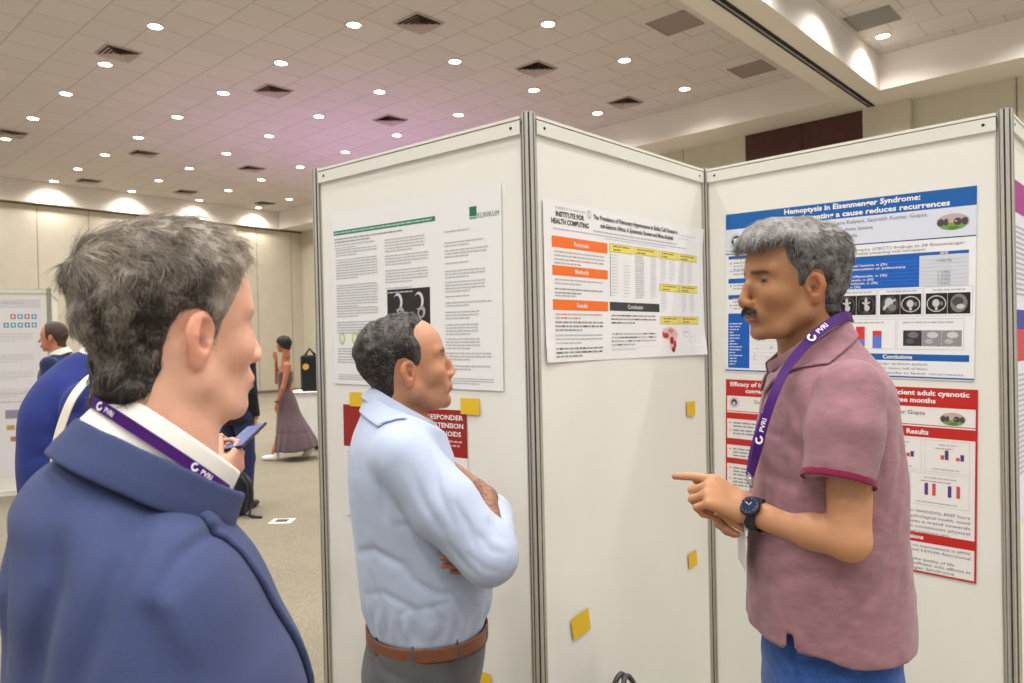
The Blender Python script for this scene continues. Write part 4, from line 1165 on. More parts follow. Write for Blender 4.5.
# =================================================================== man in the pink polo shirt (right)
def man_pink():
    t = thing('person', 'person with grey hair and moustache in a dusty pink polo shirt, facing left, hands clasped', 'person', (.63, 1.5, 0))
    ey = math.radians(p_yaw := 190)
    ear = at(816, 288, 1.43)
    p = dict(turn=(ey, math.radians(2), 0), scale=.97, skin=(172, 122, 84), stubble=.35, stubc=(.66, .62, .62), nose=.114, hump=.003, nosez=-.040, lip=.001,
             neck_b=(-.050, 0, -.150), neck=1.06, under=1, chin=-.007, chinz=-.086, browc=(28, 22, 20), brow=1.0, browz=.0175, lipc=(150, 88, 78), gaze=-.002, eyew=(128, 100, 86), jaw=1.04, recede=.008,
             hair=[(.150, .058), (.100, .056), (.080, .068), (.056, .070), (.050, .048), (.042, .034), (.026, .016), (.020, -.014), (.004, -.016), (.000, .012), (-.010, .022), (-.026, .020), (-.036, .004), (-.040, -.025), (-.046, -.060), (-.060, -.074), (-.09, -.078), (-.17, -.074), (-.17, .19), (.15, .19)],
             thick=lambda Q: .010 + .012*sstep(.02, .09, Q[:, 2]) + .006*sstep(.02, .08, Q[:, 0])*sstep(.04, .08, Q[:, 2]) + .008*sstep(-.03, -.10, Q[:, 0])*sstep(-.08, .0, Q[:, 2]), edge=.014)
    R_ = frame(*p['turn']); p['at'] = ear - (R_ @ A3(-.012, .0765, -.016))*p['scale']
    hd = Head(p)
    by = math.radians(166); B = rotz(by); bo = A3(.634, 1.50, 0)
    lo_ = lambda P: (P-bo) @ B
    wo_ = lambda x, y, z: B @ A3(x, y, z) + bo
    sL = at(850, 392, 1.325); eL = at(849, 540, 1.285); wL = at(752, 513, 1.44)
    sR = wo_(.0, -.185, 1.435); eR = wo_(.05, -.215, 1.16); wR = at(757, 509, 1.55)
    hipL, hipR = wo_(-.01, .09, .90), wo_(-.01, -.09, .90)
    kL, kR = wo_(.02, .11, .50), wo_(.0, -.11, .50); aL, aR = wo_(-.02, .12, .07), wo_(-.02, -.12, .07)
    # hands: the near (left) one lies over the far one
    dL = at(710, 490, 1.455)-wL
    HL = hand_parts(wL+dL/np.linalg.norm(dL)*.012, dL, A3(-.25, .55, .8), [(.72, .12, .06), (1.15, 1.35, .8), (1.2, 1.35, .8), (1.2, 1.35, .8)], side_curl=A3(-.3, .55, -.75), k=.98, thumb_pose=(.35, .45, .5))
    dR = at(705, 503, 1.50)-wR
    HR = hand_parts(wR+dR/np.linalg.norm(dR)*.010, dR, A3(0, -.5, .85), [(.95, 1.1, .6), (.9, 1.0, .6), (.85, .95, .6), (.9, 1.0, .6)], side_curl=A3(-.15, -.75, -.62), k=.96, thumb_pose=(.15, .25, .0))
    hb = bounds([wL, wR, at(672, 500, 1.45), at(720, 535, 1.45), at(700, 480, 1.5)], .05)
    hn = Near(hb[0], hb[1], lambda P: np.minimum(hand_sdf(P, HL), hand_sdf(P, HR)))
    hdn = Near(hd.o-.17, hd.o+.15, hd.sdf)
    nk = hd.wor([p['neck_b']])[0]
    def body(P):
        P = P.astype(np.float64)
        d = hdn(P)
        core = loft(lo_(P), [(.80, 0, 0, .10, .13), (1.0, 0, 0, .10, .13), (1.25, 0, 0, .10, .15), (1.42, 0, 0, .07, .12), (1.50, 0, 0, .05, .06)])
        core = smin(core, cap(P, nk, wo_(.0, 0, 1.40), .058, .07), .02)
        d = smin(d, core, .01)
        aLd = chain(P, [sL, eL, eL*.65+wL*.35, wL], [.043, .0355, .0345, .0240], .012)
        aRd = chain(P, [sR, eR, eR*.65+wR*.35, wR], [.048, .040, .038, .0255], .012)
        aRd = smin(aRd, core, .01)
        d = smin(d, aRd, .01); d = smin(d, aLd, .008)
        h = hn(P); return smin(d, h, .006)
    def bcol(P):
        Q = hd.loc(P); c = skin_colour(Q, P, p)
        far = np.linalg.norm(P-hd.o, axis=1) > .17
        base = L3((196, 142, 104))
        arm = base*(1+.06*vnoise(P, 30.0)[:, None])
        tip = np.zeros(len(P))
        for H_ in (HL, HR):
            for pts, rs in H_['fingers']:
                tip = np.maximum(tip, np.exp(-(((P-pts[-1])**2).sum(1))/.014**2)); 
                for j in (1, 2): tip = np.maximum(tip, .35*np.exp(-(((P-pts[j])**2).sum(1))/.008**2))
        arm = mixc(arm, base*np.array([1.02, .78, .74]), tip*.6)
        return np.where(far[:, None], arm, c)
    sdf_obj('body', body, (.28, 1.15, .80), (.95, 1.85, 1.80), .0031, m_skin, t, bcol)
    # hair: grey on top, darker below
    def hdir(P):
        x, y, z = P[:, 0], P[:, 1], P[:, 2]; top = sstep(.05, .10, z); fr = sstep(-.02, .06, x)
        D = np.stack([-.25 + .9*top*fr - .55*(1-fr), np.sign(y)*.45*top + .0*y, -.35 - .75*(1-top) - .3*fr*top], 1)
        return D
    def hcol(P):
        x, z = P[:, 0], P[:, 2]
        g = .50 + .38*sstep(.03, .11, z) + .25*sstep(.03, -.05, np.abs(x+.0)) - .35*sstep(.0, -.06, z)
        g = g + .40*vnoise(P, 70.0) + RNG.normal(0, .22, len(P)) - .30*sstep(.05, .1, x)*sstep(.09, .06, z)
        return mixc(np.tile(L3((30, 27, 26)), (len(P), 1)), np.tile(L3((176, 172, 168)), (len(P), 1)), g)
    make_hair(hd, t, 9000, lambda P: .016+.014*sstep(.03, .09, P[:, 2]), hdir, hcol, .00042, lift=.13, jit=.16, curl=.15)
    # moustache
    n = 800; y = RNG.uniform(-.027, .027, n); z = -.0590+RNG.uniform(-.0055, .0055, n) - .10*np.abs(y)
    xs = .0965 - 9.0*y*y + RNG.uniform(-.003, .003, n); Pm = np.stack([xs, y, z], 1)
    V0, F0 = [], []
    D = np.stack([.35+0*y, np.sign(y)*.55, -.9+0*y], 1); D /= np.linalg.norm(D, axis=1)[:, None]
    S_ = np.cross(D, A3(1, 0, 0)); S_ /= np.linalg.norm(S_, axis=1)[:, None]; T_ = np.cross(S_, D)
    VV = []; L_ = .0085
    for k in range(3):
        r = (.0005*(1-.7*k/2))
        for j in range(3):
            a = 2*math.pi*j/3; VV.append(Pm + D*L_*k/2*.9 + r*(math.cos(a)*S_+math.sin(a)*T_) - np.array([.002, 0, 0])*(k/2)**2)
    VV = np.stack(VV, 1); q = np.array([(k*3+j, k*3+(j+1) % 3, (k+1)*3+(j+1) % 3, (k+1)*3+j) for k in range(2) for j in range(3)])
    FF = (np.arange(n)[:, None, None]*9+q[None]).reshape(-1, 4)
    gm = RNG.uniform(0, 1, (n, 1))**2
    cm = L3((26, 22, 21))*(1-gm)+L3((150, 144, 138))*gm*.9
    mk('moustache', hd.wor(VV.reshape(-1, 3)), FF, m_hair, t, True, None, np.repeat(cm, 9, 0))
    # polo shirt
    cuff0 = sL*.28+eL*.72 if False else at(845, 430, 1.30)
    cL = at(838, 481, 1.285); cR = sR*.45+eR*.55
    cdir = (cL-sL)/np.linalg.norm(cL-sL); rdir = (cR-sR)/np.linalg.norm(cR-sR)
    keys = [(.94, .004, 0, .158, .210), (.975, .004, 0, .157, .208), (1.06, .004, 0, .154, .203), (1.18, .004, 0, .146, .200), (1.31, .002, 0, .140, .200), (1.39, -.002, 0, .128, .198), (1.43, -.004, 0, .122, .190), (1.47, -.004, 0, .110, .160), (1.51, .002, 0, .088, .104), (1.555, .012, 0, .064, .068), (1.60, .018, 0, .048, .050)]
    hem = .972
    creases = [([W2(800, 370, 1.31), W2(812, 420, 1.31), W2(814, 470, 1.31)], .010, .006), ([W2(862, 380, 1.33), W2(874, 430, 1.33), W2(872, 480, 1.33)], .011, .008),
               ([W2(765, 430, 1.40), W2(790, 440, 1.36), W2(812, 470, 1.34)], .010, .005), ([W2(757, 455, 1.4), W2(780, 480, 1.36), W2(808, 490, 1.34)], .012, .005),
               ([W2(752, 600, 1.4), W2(800, 570, 1.35), W2(850, 575, 1.34)], .012, .004), ([W2(860, 590, 1.35), W2(885, 545, 1.35), W2(900, 500, 1.4)], .012, .005),
               ([W2(830, 640, 1.34), W2(850, 600, 1.34), W2(880, 570, 1.34)], .010, .004), ([W2(880, 520, 1.35), W2(893, 460, 1.38), W2(886, 410, 1.4)], .013, .006),
               ([W2(770, 560, 1.38), W2(800, 545, 1.36), W2(830, 560, 1.34)], .010, .0035), ([W2(870, 640, 1.36), W2(885, 600, 1.36), W2(892, 560, 1.38)], .012, .004),
               ([W2(835, 440, 1.28), W2(850, 455, 1.28), W2(866, 462, 1.28)], .006, .003), ([W2(815, 450, 1.28), W2(830, 440, 1.28), W2(850, 425, 1.28)], .007, .003)]
    RC = frame(by, math.radians(-36)); cc = wo_(.038, 0, 1.528)
    def shirt(P, cut=True):
        P = P.astype(np.float64); q = lo_(P)
        d = loft(q, keys, 2.25)
        d += .004*vnoise(P*np.array([1, 1, .5]), 16.0) + .0015*vnoise(P, 45.0)
        for ln, r, a in creases: d += fold(P, ln, r, a, 1.44)
        d0 = d
        sl = smin(cap(P, sL, cuff0, .060, .062), cap(P, cuff0, cL+cdir*.012, .062, .060), .02) + .002*vnoise(P, 38.0)
        sl = smax(sl, (P-cL) @ cdir, .003)
        sl = smax(sl, -np.maximum(cap(P, sL, eL, .055, .0545), -((P-cL+cdir*.02) @ cdir)), .002)
        d = smin(d, sl, .016)
        s2 = smax(cap(P, sR, eR, .062, .058), (P-cR) @ rdir, .003)
        d = smin(d, s2, .03)
        # hem, open below, slit at the side
        d = smax(d, hem-.014*sstep(.03, -.03, q[:, 0]-.02)-P[:, 2], .003)
        d = smax(d, -np.maximum(d0+.009, P[:, 2]-hem-.05), .002)
        sx, sz = W2(802, 655, 1.30)
        slit = np.maximum(np.abs(P[:, 0]-sx)-(.004+.10*np.clip(hem+.030-P[:, 2], 0, 1)), P[:, 2]-hem-.030)
        d = np.where(P[:, 1] < 1.42, smax(d, -slit, .002), d)
        # neck opening
        qc = (P-cc) @ RC; rad = np.sqrt(qc[:, 0]**2+qc[:, 1]**2)
        d = smax(d, np.where(rad < .25, qc[:, 2]-.004-.9*np.maximum(rad-.090, 0), -1), .006)
        if not cut: return d
        d = smax(d, -np.maximum(np.sqrt((qc[:, 0]/1.1)**2+qc[:, 1]**2)-.066, -qc[:, 2]-.03), .003)
        return d
    m_polo = cloth('pink_melange_jersey', (148, 108, 115), noise=.20, nscale=26, bump=.5, bscale=380)
    nt = m_polo.node_tree; nn = [n for n in nt.nodes if n.type == 'TEX_NOISE'][0]
    mp = nt.nodes.new('ShaderNodeMapping'); mp.inputs['Scale'].default_value = (1.0, 1.0, 2.6); src = nn.inputs['Vector'].links[0].from_socket
    nt.links.new(src, mp.inputs['Vector']); nt.links.new(mp.outputs['Vector'], nn.inputs['Vector']); nn.inputs['Detail'].default_value = 9; nn.inputs['Roughness'].default_value = .72
    so, _, _ = sdf_obj('polo_shirt', shirt, (.36, 1.14, .93), (.93, 1.84, 1.62), .0042, m_polo, t, relax=1)
    # maroon cuff band of the near sleeve
    def cuffb(P):
        P = P.astype(np.float64)
        d = np.abs(cap(P, sL, cL+cdir*.2, .0612, .0612))-.0022
        return smax(d, np.maximum(-((P-cL) @ cdir)-.010, ((P-cL) @ cdir)-.004), .002)
    bb = bounds([cL-.07, cL+.07], .0)
    co, _, _ = sdf_obj('sleeve_band', cuffb, bb[0], bb[1], .0022, cloth('maroon_rib', (120, 26, 58), bump=.4), so)
    # collar
    def collar(P):
        P = P.astype(np.float64)
        d = ring(P, cc, RC, [(.000, .079), (.010, .075), (.020, .070)], .0030, .25, 1.12)
        return np.minimum(d, lf(P))
    lf = leaf(lambda P: shirt(P, False), lambda P: (P-cc) @ RC, -.040, .0, .125, .22)
    bb = bounds([cc-.15, cc+.15], 0)
    sdf_obj('collar', collar, bb[0], bb[1], .0024, m_polo, so)
    def plack(P):
        P = P.astype(np.float64); q = lo_(P)
        d = np.abs(shirt(P)-.001)-.0016
        return np.maximum(np.maximum(d, np.abs(q[:, 1])-.016), np.maximum(-q[:, 0], np.abs(P[:, 2]-1.40)-.075))
    a_ = wo_(.12, 0, 1.40); bb = bounds([a_-.10, a_+.10], 0)
    sdf_obj('placket', plack, bb[0], bb[1], .0028, m_polo, so)
    # lanyard: purple ribbon over the collar, down the chest to a badge clip
    lan = lanyard(t, [at(852, 318, 1.50), at(847, 316, 1.45), at(836, 320, 1.418), at(818, 332, 1.402), at(802, 349, 1.398), at(787, 368, 1.39), at(775, 392, 1.37), at(764, 424, 1.365), at(757, 452, 1.37), at(751, 474, 1.40)][::-1], .0095, bo, marks=(.20, .66))
    lan2 = lanyard(t, [at(852, 318, 1.50), at(840, 316, 1.56), at(815, 335, 1.57), at(790, 360, 1.54), at(772, 392, 1.50), at(760, 425, 1.46), at(753, 452, 1.43), at(750, 474, 1.405)], .0095, bo)
    # badge holder: clip and edge-on card
    q = at(749, 479, 1.402); mb = MB()
    mb.tube([q+A3(0, 0, .012), q+A3(-.004, 0, 0), q+A3(.002, 0, -.012), q+A3(.006, 0, -.004)], .0022, 8)
    mb.tube([q+A3(.003, 0, .004), q+A3(.005, .002, -.016)], .0035, 8); mb.build('badge_clip', [mat('chrome', (200, 200, 205), .25, metal=.9)], lan, True)
    c0 = at(744, 500, 1.455)
    mb = MB(); Rk = frame(math.radians(82), 0); mb.box((-.045, -.0012, -.135), (.045, .0012, 0), Rk, c0+A3(.0, .02, 0), bev=0)
    mb.build('badge_card', [mat('badge_plastic', (206, 204, 200), .3)], lan)
    # wristwatch
    ax = (wL-eL)/np.linalg.norm(wL-eL); wc = wL - ax*.014
    up = A3(-.15, -.85, .45); up -= (up @ ax)*ax; up /= np.linalg.norm(up); sd = np.cross(ax, up)
    RW = np.stack([ax, sd, up], 1)
    tw = bpy.data.objects.new('wristwatch', None)
    mb = MB(); V, F = [], []
    for k in range(40):
        a = 2*math.pi*k/40
        for (dx, dr) in ((-.011, 0), (.011, 0), (.011, .0032), (-.011, .0032)):
            rr = .0275 + dr; V.append(wc + RW @ A3(dx*(1 if math.sin(a) > -.2 else .85), rr*math.cos(a)*1.08, rr*math.sin(a)*.95))
    for k in range(40):
        for j in range(4): F.append((k*4+j, k*4+(j+1) % 4, ((k+1) % 40)*4+(j+1) % 4, ((k+1) % 40)*4+j))
    mb.add(V, F); wt = mb.build('wristwatch', [mat('watch_strap', (34, 40, 52), .5)], t, False)
    mb = MB(); fc = wc+up*.0305
    mb.lathe([(.0150, 0), (.0205, .001), (.0205, .0075), (.0185, .0098), (.0165, .0098)], fc, 28, 0, RW[:, [0, 1, 2]]); mb.build('watch_case', [mat('watch_case', (60, 64, 72), .3, metal=.8)], wt, True)
    mb = MB(); mb.lathe([(.0, .0100), (.0164, .0100), (.0164, .0094)], fc, 28, 0, RW); 
    for k in range(12):
        a = math.pi*k/6; c = fc+RW @ A3(.0138*math.cos(a), .0138*math.sin(a), .0102); mb.tube([c, c+RW @ A3(.0018*math.cos(a), .0018*math.sin(a), .0)], .0005, 4, 1)
    mb.tube([fc+up*.0104, fc+up*.0104+RW @ A3(.009, .004, 0)], .0006, 4, 1); mb.tube([fc+up*.0104, fc+up*.0104+RW @ A3(-.004, .006, 0)], .0007, 4, 1)
    mb.build('watch_dial', [mat('watch_dial', (16, 38, 70), .15), mat('chrome')], wt)
    # jeans, shoes
    def jeans(P):
        P = P.astype(np.float64)
        w = loft(lo_(P), [(.80, 0, 0, .130, .172), (.90, 0, 0, .132, .170), (1.0, 0, 0, .125, .160), (1.04, 0, 0, .122, .155)], 2.2)
        return smin(legs_sdf(P, hipL-A3(0, 0, .04), hipR-A3(0, 0, .04), kL, kR, aL, aR), w, .03)+.002*vnoise(P, 30.0)+.004*vnoise(P*np.array([1, 1, 2.]), 12.)
    jo, _, _ = sdf_obj('jeans', jeans, (.35, 1.2, .03), (.93, 1.8, 1.05), .009, cloth('blue_denim', (52, 88, 156), noise=.22, nscale=60, bump=.6, bscale=900), t)
    shoe(t, aL[0]-.03, aL[1], by, (60, 44, 34)); shoe(t, aR[0]-.03, aR[1], by, (60, 44, 34))
    return t

m_purple = mat('purple_ribbon', (64, 10, 100), .55, spec=.25)
m_lwhite = mat('ribbon_white', (232, 226, 236), .5)
def lanyard(parent, pts, hw, centre, marks=(.22, .62), text='PVRI', name='lanyard', tsz=.0135, nrm=None):
    pts = np.asarray(pts, float); n = 48; u = np.linspace(0, 1, n); s = np.linspace(0, 1, len(pts))
    C = np.stack([herm(u, s, pts[:, i]) for i in range(3)], 1)
    T = np.gradient(C, axis=0); T /= np.linalg.norm(T, axis=1)[:, None]
    N = C-np.array([centre[0], centre[1], 0]) if nrm is None else np.tile(np.asarray(nrm, float), (n, 1))
    if nrm is None: N[:, 2] = .25*np.linalg.norm(N[:, :2], axis=1)
    N -= (N*T).sum(1)[:, None]*T; N /= np.linalg.norm(N, axis=1)[:, None]; S = np.cross(T, N)
    V, F = [], []
    for i in range(n):
        for a, b in ((-1, 0), (1, 0), (1, 1), (-1, 1)): V.append(C[i]+S[i]*a*hw+N[i]*b*.0014)
    for i in range(n-1):
        for j in range(4): F.append((i*4+j, i*4+(j+1) % 4, i*4+4+(j+1) % 4, i*4+4+j))
    F += [(3, 2, 1, 0), tuple((n-1)*4+j for j in range(4))]
    mi = [0]*len(F)
    tv, tf = text_geo(text, .02)
    for mk_ in marks:      # woven white lettering with a ring shaped emblem in front of it
        i0 = int(mk_*(n-1)); c, tt, ss, nn = C[i0], T[i0], S[i0], N[i0]
        b = len(V)
        for q in tv:
            a = q[0]*tsz; j = min(n-1, max(0, i0+int(a/np.linalg.norm(C[1]-C[0])*1.0)))
            V.append(c + (tt*a - ss*(q[1]-.35)*tsz)*1.0 + nn*.0021)
        F += [tuple(b+k for k in f) for f in tf]; mi += [1]*len(tf)
        b = len(V); m_ = 16; e0 = c - tt*tsz*1.1
        for k in range(m_):
            a = 2*math.pi*k/m_
            for rr in (.62, .32): V.append(e0 + (tt*math.cos(a)+ss*math.sin(a))*tsz*rr + nn*.0021)
        for k in range(m_-3): F.append((b+2*k, b+2*k+1, b+2*(k+1)+1, b+2*(k+1))); mi.append(1)
    return mk(name, V, F, [m_purple, m_lwhite], parent, False, mi)
MP = man_pink()
# =================================================================== man in the pale blue shirt (middle)
def man_blue():
    t = thing('person', 'person with arms crossed, in a pale blue shirt and brown belt, facing right', 'person', (-.25, 1.72, 0))
    p = dict(turn=(math.radians(12), math.radians(11), 0), scale=.95, skin=(190, 136, 104), stubble=.6, stubc=(.52, .50, .52), nose=.110, hump=.004, nosez=-.038, neck_a=(-.030, 0, -.05), neck_b=(-.062, 0, -.135), neck=1.05, under=1, chin=-.002,
             browc=(24, 20, 20), brow=.95, lipc=(164, 100, 90), jaw=1.08, edge=.018, recede=.018,
             hair=[(.052, .140), (.056, .098), (.046, .082), (.040, .058), (.034, .040), (.030, .014), (.022, -.002), (.004, -.008), (.000, .012), (-.010, .022), (-.026, .020), (-.036, .004), (-.040, -.025), (-.048, -.056), (-.066, -.074), (-.10, -.080), (-.17, -.074), (-.17, .19), (.04, .19)],
             thick=lambda Q: .006 + .009*sstep(-.0, .06, Q[:, 2]) + .004*sstep(-.03, -.09, Q[:, 0])*sstep(-.06, .0, Q[:, 2]))
    ear = at(407, 374, 1.645); R_ = frame(*p['turn']); p['at'] = ear - (R_ @ A3(-.012, -.0765, -.016))*p['scale']
    hd = Head(p)
    by = math.radians(12); B = rotz(by); bo = A3(-.235, 1.72, 0)
    lo_ = lambda P: (P-bo) @ B
    wo_ = lambda x, y, z: B @ A3(x, y, z) + bo
    sR = at(403, 458, 1.565); eR = at(488, 556, 1.52); wR = at(485, 497, 1.655)     # near arm
    sL = wo_(-.04, .155, 1.285); eL = wo_(.21, .17, 1.10); wL = at(500, 553, 1.62)
    hipL, hipR = wo_(-.01, .085, .84), wo_(-.01, -.085, .84)
    kL, kR = wo_(.02, .10, .46), wo_(.03, -.10, .46); aL, aR = wo_(-.02, .12, .07), wo_(-.02, -.12, .07)
    dR = at(462, 482, 1.705)-wR
    HR = hand_parts(wR+dR/np.linalg.norm(dR)*.012, dR, A3(-.1, -.3, .9), [(.25, .35, .3), (.25, .4, .3), (.3, .4, .3), (.35, .4, .3)], side_curl=A3(-.5, .5, -.2), k=.95, spread=.05, thumb_pose=(.5, .2, .2))
    dL = at(466, 560, 1.545)-wL
    HL = hand_parts(wL, dL, A3(0, -.3, .9), [(.05, .10, .10), (.05, .12, .10), (.08, .12, .10), (.1, .12, .10)], side_curl=A3(.1, .6, -.2), k=.86, spread=.03, thumb_pose=(.9, -.1, .3))
    hb = bounds([wR, wL, at(430, 575, 1.52), at(450, 470, 1.78), at(490, 490, 1.7)], .06)
    hn = Near(hb[0], hb[1], lambda P: np.minimum(hand_sdf(P, HL), hand_sdf(P, HR)))
    hdn = Near(hd.o-.17, hd.o+.15, hd.sdf); nk = hd.wor([p['neck_b']])[0]
    def body(P):
        P = P.astype(np.float64)
        d = hdn(P)
        core = loft(lo_(P), [(.75, 0, 0, .09, .12), (1.0, 0, 0, .09, .12), (1.2, 0, 0, .09, .13), (1.33, 0, 0, .06, .10), (1.40, -.02, 0, .05, .06)])
        core = smin(core, cap(P, nk, wo_(-.02, 0, 1.33), .056, .07), .02)
        d = smin(d, core, .01)
        d = smin(d, chain(P, [sR, eR, eR*.6+wR*.4, wR], [.044, .036, .037, .026], .012), .008)
        d = smin(d, smin(chain(P, [sL, eL, eL*.6+wL*.4, wL], [.044, .036, .036, .025], .012), core, .01), .008)
        return smin(d, hn(P), .006)
    def bcol(P):
        Q = hd.loc(P); c = skin_colour(Q, P, p); far = np.linalg.norm(P-hd.o, axis=1) > .165
        base = L3((160, 110, 84)); hairy = cap(P, eR, wR, .045) < 0
        a = base*(1+.08*vnoise(P, 40.0)[:, None])
        fz = np.clip(vnoise(P*np.array([1, 1, .5]), 330.0)*.8+.35, 0, 1)*sstep(.0, .03, np.linalg.norm(P-wR, axis=1)-.005)
        a = np.where(hairy[:, None], mixc(a, L3((70, 48, 38)), fz*.95), a)
        tip = np.zeros(len(P))
        for H_ in (HL, HR):
            for pts, rs in H_['fingers']: tip = np.maximum(tip, np.exp(-(((P-pts[-1])**2).sum(1))/.014**2))
        a = mixc(a, base*np.array([1.02, .76, .72]), tip*.6)
        return np.where(far[:, None], a, c)
    sdf_obj('body', body, (-.55, 1.38, .74), (.12, 2.02, 1.68), .0031, m_skin, t, bcol)
    def hdir(P):
        x, y, z = P[:, 0], P[:, 1], P[:, 2]; top = sstep(.06, .11, z)
        return np.stack([.75*top - .35*(1-top), np.sign(y)*.35*top, -.25*top-.9*(1-top)], 1)
    def hcol(P):
        x, z = P[:, 0], P[:, 2]
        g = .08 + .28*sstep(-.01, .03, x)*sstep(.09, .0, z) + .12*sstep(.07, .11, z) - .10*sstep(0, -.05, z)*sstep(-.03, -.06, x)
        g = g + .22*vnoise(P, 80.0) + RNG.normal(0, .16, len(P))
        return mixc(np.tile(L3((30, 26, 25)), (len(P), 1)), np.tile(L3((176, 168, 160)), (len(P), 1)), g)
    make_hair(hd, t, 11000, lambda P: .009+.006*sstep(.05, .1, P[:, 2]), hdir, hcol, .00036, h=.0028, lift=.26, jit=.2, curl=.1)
    # shirt
    keys = [(.885, .022, 0, .131, .158), (.915, .022, 0, .136, .162), (.96, .024, 0, .150, .172), (1.02, .022, 0, .156, .178), (1.10, .015, 0, .154, .182), (1.20, -.018, 0, .130, .186),
            (1.28, -.028, 0, .121, .188), (1.34, -.032, 0, .108, .174), (1.385, -.026, 0, .096, .138), (1.42, -.030, 0, .076, .090), (1.455, -.034, 0, .056, .062)]
    cRp = eR*.66+wR*.34; cRd = (wR-eR)/np.linalg.norm(wR-eR); cLp = eL*.35+wL*.65; cLd = (wL-eL)/np.linalg.norm(wL-eL)
    Y1 = 1.58
    cr_ = [([(392, 445), (386, 480), (388, 515)], .010, .006), ([(400, 520), (425, 520), (450, 510), (470, 515)], .008, .005), ([(395, 540), (420, 535), (445, 545)], .009, .005),
           ([(352, 560), (375, 548), (405, 560), (430, 590)], .011, .006), ([(360, 600), (385, 590), (420, 605), (455, 598)], .009, .004), ([(348, 520), (365, 505), (385, 510)], .010, .005),
           ([(350, 470), (368, 465), (384, 480)], .011, .004), ([(415, 575), (440, 590), (470, 588)], .009, .005), ([(370, 575), (380, 600), (376, 622)], .007, .003), ([(430, 600), (440, 612), (452, 622)], .006, .003),
           ([(470, 600), (474, 612), (470, 622)], .006, .003), ([(400, 612), (412, 604), (425, 616)], .006, .003)]
    cr_ = [([W2(x, y, Y1) for x, y in l], r, a) for k_, (l, r, a) in enumerate(cr_) if k_ not in (5, 6, 2)]
    ar_ = [([(430, 455), (440, 490), (455, 520)], .009, .005), ([(455, 500), (470, 525), (478, 545)], .008, .0045), ([(478, 530), (490, 545), (505, 550)], .007, .005), ([(470, 550), (484, 562), (500, 566)], .006, .004),
           ([(412, 470), (425, 500), (445, 530)], .010, .004), ([(488, 520), (498, 535), (509, 540)], .005, .004), ([(450, 540), (465, 560), (480, 572)], .007, .004)]
    ar_ = [([W2(x, y, 1.5) for x, y in l], r, a) for l, r, a in ar_]
    Rr = frame(by, math.radians(-32)); cc = at(399, 413, 1.715)
    def shirt(P, cut=True):
        P = P.astype(np.float64); q = lo_(P)
        d = loft(q, keys, 2.2)
        blous = np.exp(-((P[:, 2]-.945)/.03)**2)
        d += .003*vnoise(P*np.array([1, 1, .5]), 14.0) + .0008*vnoise(P, 42.0) + blous*.004*np.sin(np.arctan2(q[:, 1], q[:, 0])*26+2*vnoise(P, 18.0))
        for ln, r, a in cr_: d += fold(P, ln, r*.9, a*.95, 1.66)
        m1 = sR*.5+eR*.5
        sl = chain(P, [sR, m1, eR], [.070, .071, .061], .02) + .0012*vnoise(P, 30.0)
        for ln, r, a in ar_: sl += fold(P, ln, r*.95, a*1.25, 1.62)
        fo = smax(chain(P, [eR, eR*.5+cRp*.5, cRp+cRd*.03], [.060, .057, .053], .02), (P-cRp) @ cRd, .003)
        fo = smin(fo, smax(cap(P, cRp-cRd*.04, cRp+cRd*.02, .058, .055), np.abs((P-cRp+cRd*.018) @ cRd)-.022, .004), .004) + .001*vnoise(P, 60.0)
        fo = smax(fo, -np.maximum(cap(P, eR, wR, .050, .044), -((P-cRp+cRd*.02) @ cRd)), .002)
        d = smin(d, smin(sl, fo, .012), .012)
        s2 = smin(cap(P, sL, eL, .066, .055), smax(cap(P, eL, cLp+cLd*.03, .055, .045), (P-cLp) @ cLd, .003), .015) + .001*vnoise(P+5, 30.0)
        d = smin(d, s2, .012)
        qc = (P-cc) @ Rr; rad = np.sqrt(qc[:, 0]**2+qc[:, 1]**2)
        d = smax(d, np.where(rad < .25, qc[:, 2]-.004-.35*np.maximum(rad-.085, 0), -1), .008)
        if not cut: return d
        return smax(d, -np.maximum(rad-.062, -qc[:, 2]-.03), .003)
    m_sh = cloth('pale_blue_cotton', (178, 190, 212), noise=.02, bump=.25, bscale=900)
    so, _, _ = sdf_obj('shirt', shirt, (-.48, 1.36, .88), (.10, 2.02, 1.52), .0042, m_sh, t)
    def collar(P):
        P = P.astype(np.float64)
        a = ring(P, cc, Rr, [(-.012, .084), (.014, .077), (.024, .072)], .0030, .16, 1.10)
        q = (P-cc) @ Rr
        return np.minimum(a, lf(P))
    lf = leaf(lambda P: shirt(P, False), lambda P: (P-cc) @ Rr, -.042, .006, .135, .14)
    bb = bounds([cc-.14, cc+.14], 0); sdf_obj('collar', collar, bb[0], bb[1], .0024, m_sh, so)
    # belt and trousers
    wk = [(.80, .012, 0, .142, .165), (.86, .018, 0, .134, .160), (.915, .022, 0, .134, .160)]
    def belt(P):
        P = P.astype(np.float64); q = lo_(P)
        d = np.abs(loft(q, [(.7, .022, 0, .139, .166), (1.1, .022, 0, .139, .166)], 2.2))-.0025
        zt = .908 - .06*(q[:, 0]-.022)*0
        return smax(d, np.abs(P[:, 2]-zt+.018)-.0175, .002)
    sdf_obj('belt', belt, (-.42, 1.5, .85), (0, 1.95, .93), .0032, mat('tan_leather', (116, 68, 42), .45, noise=.12, nscale=80), t)
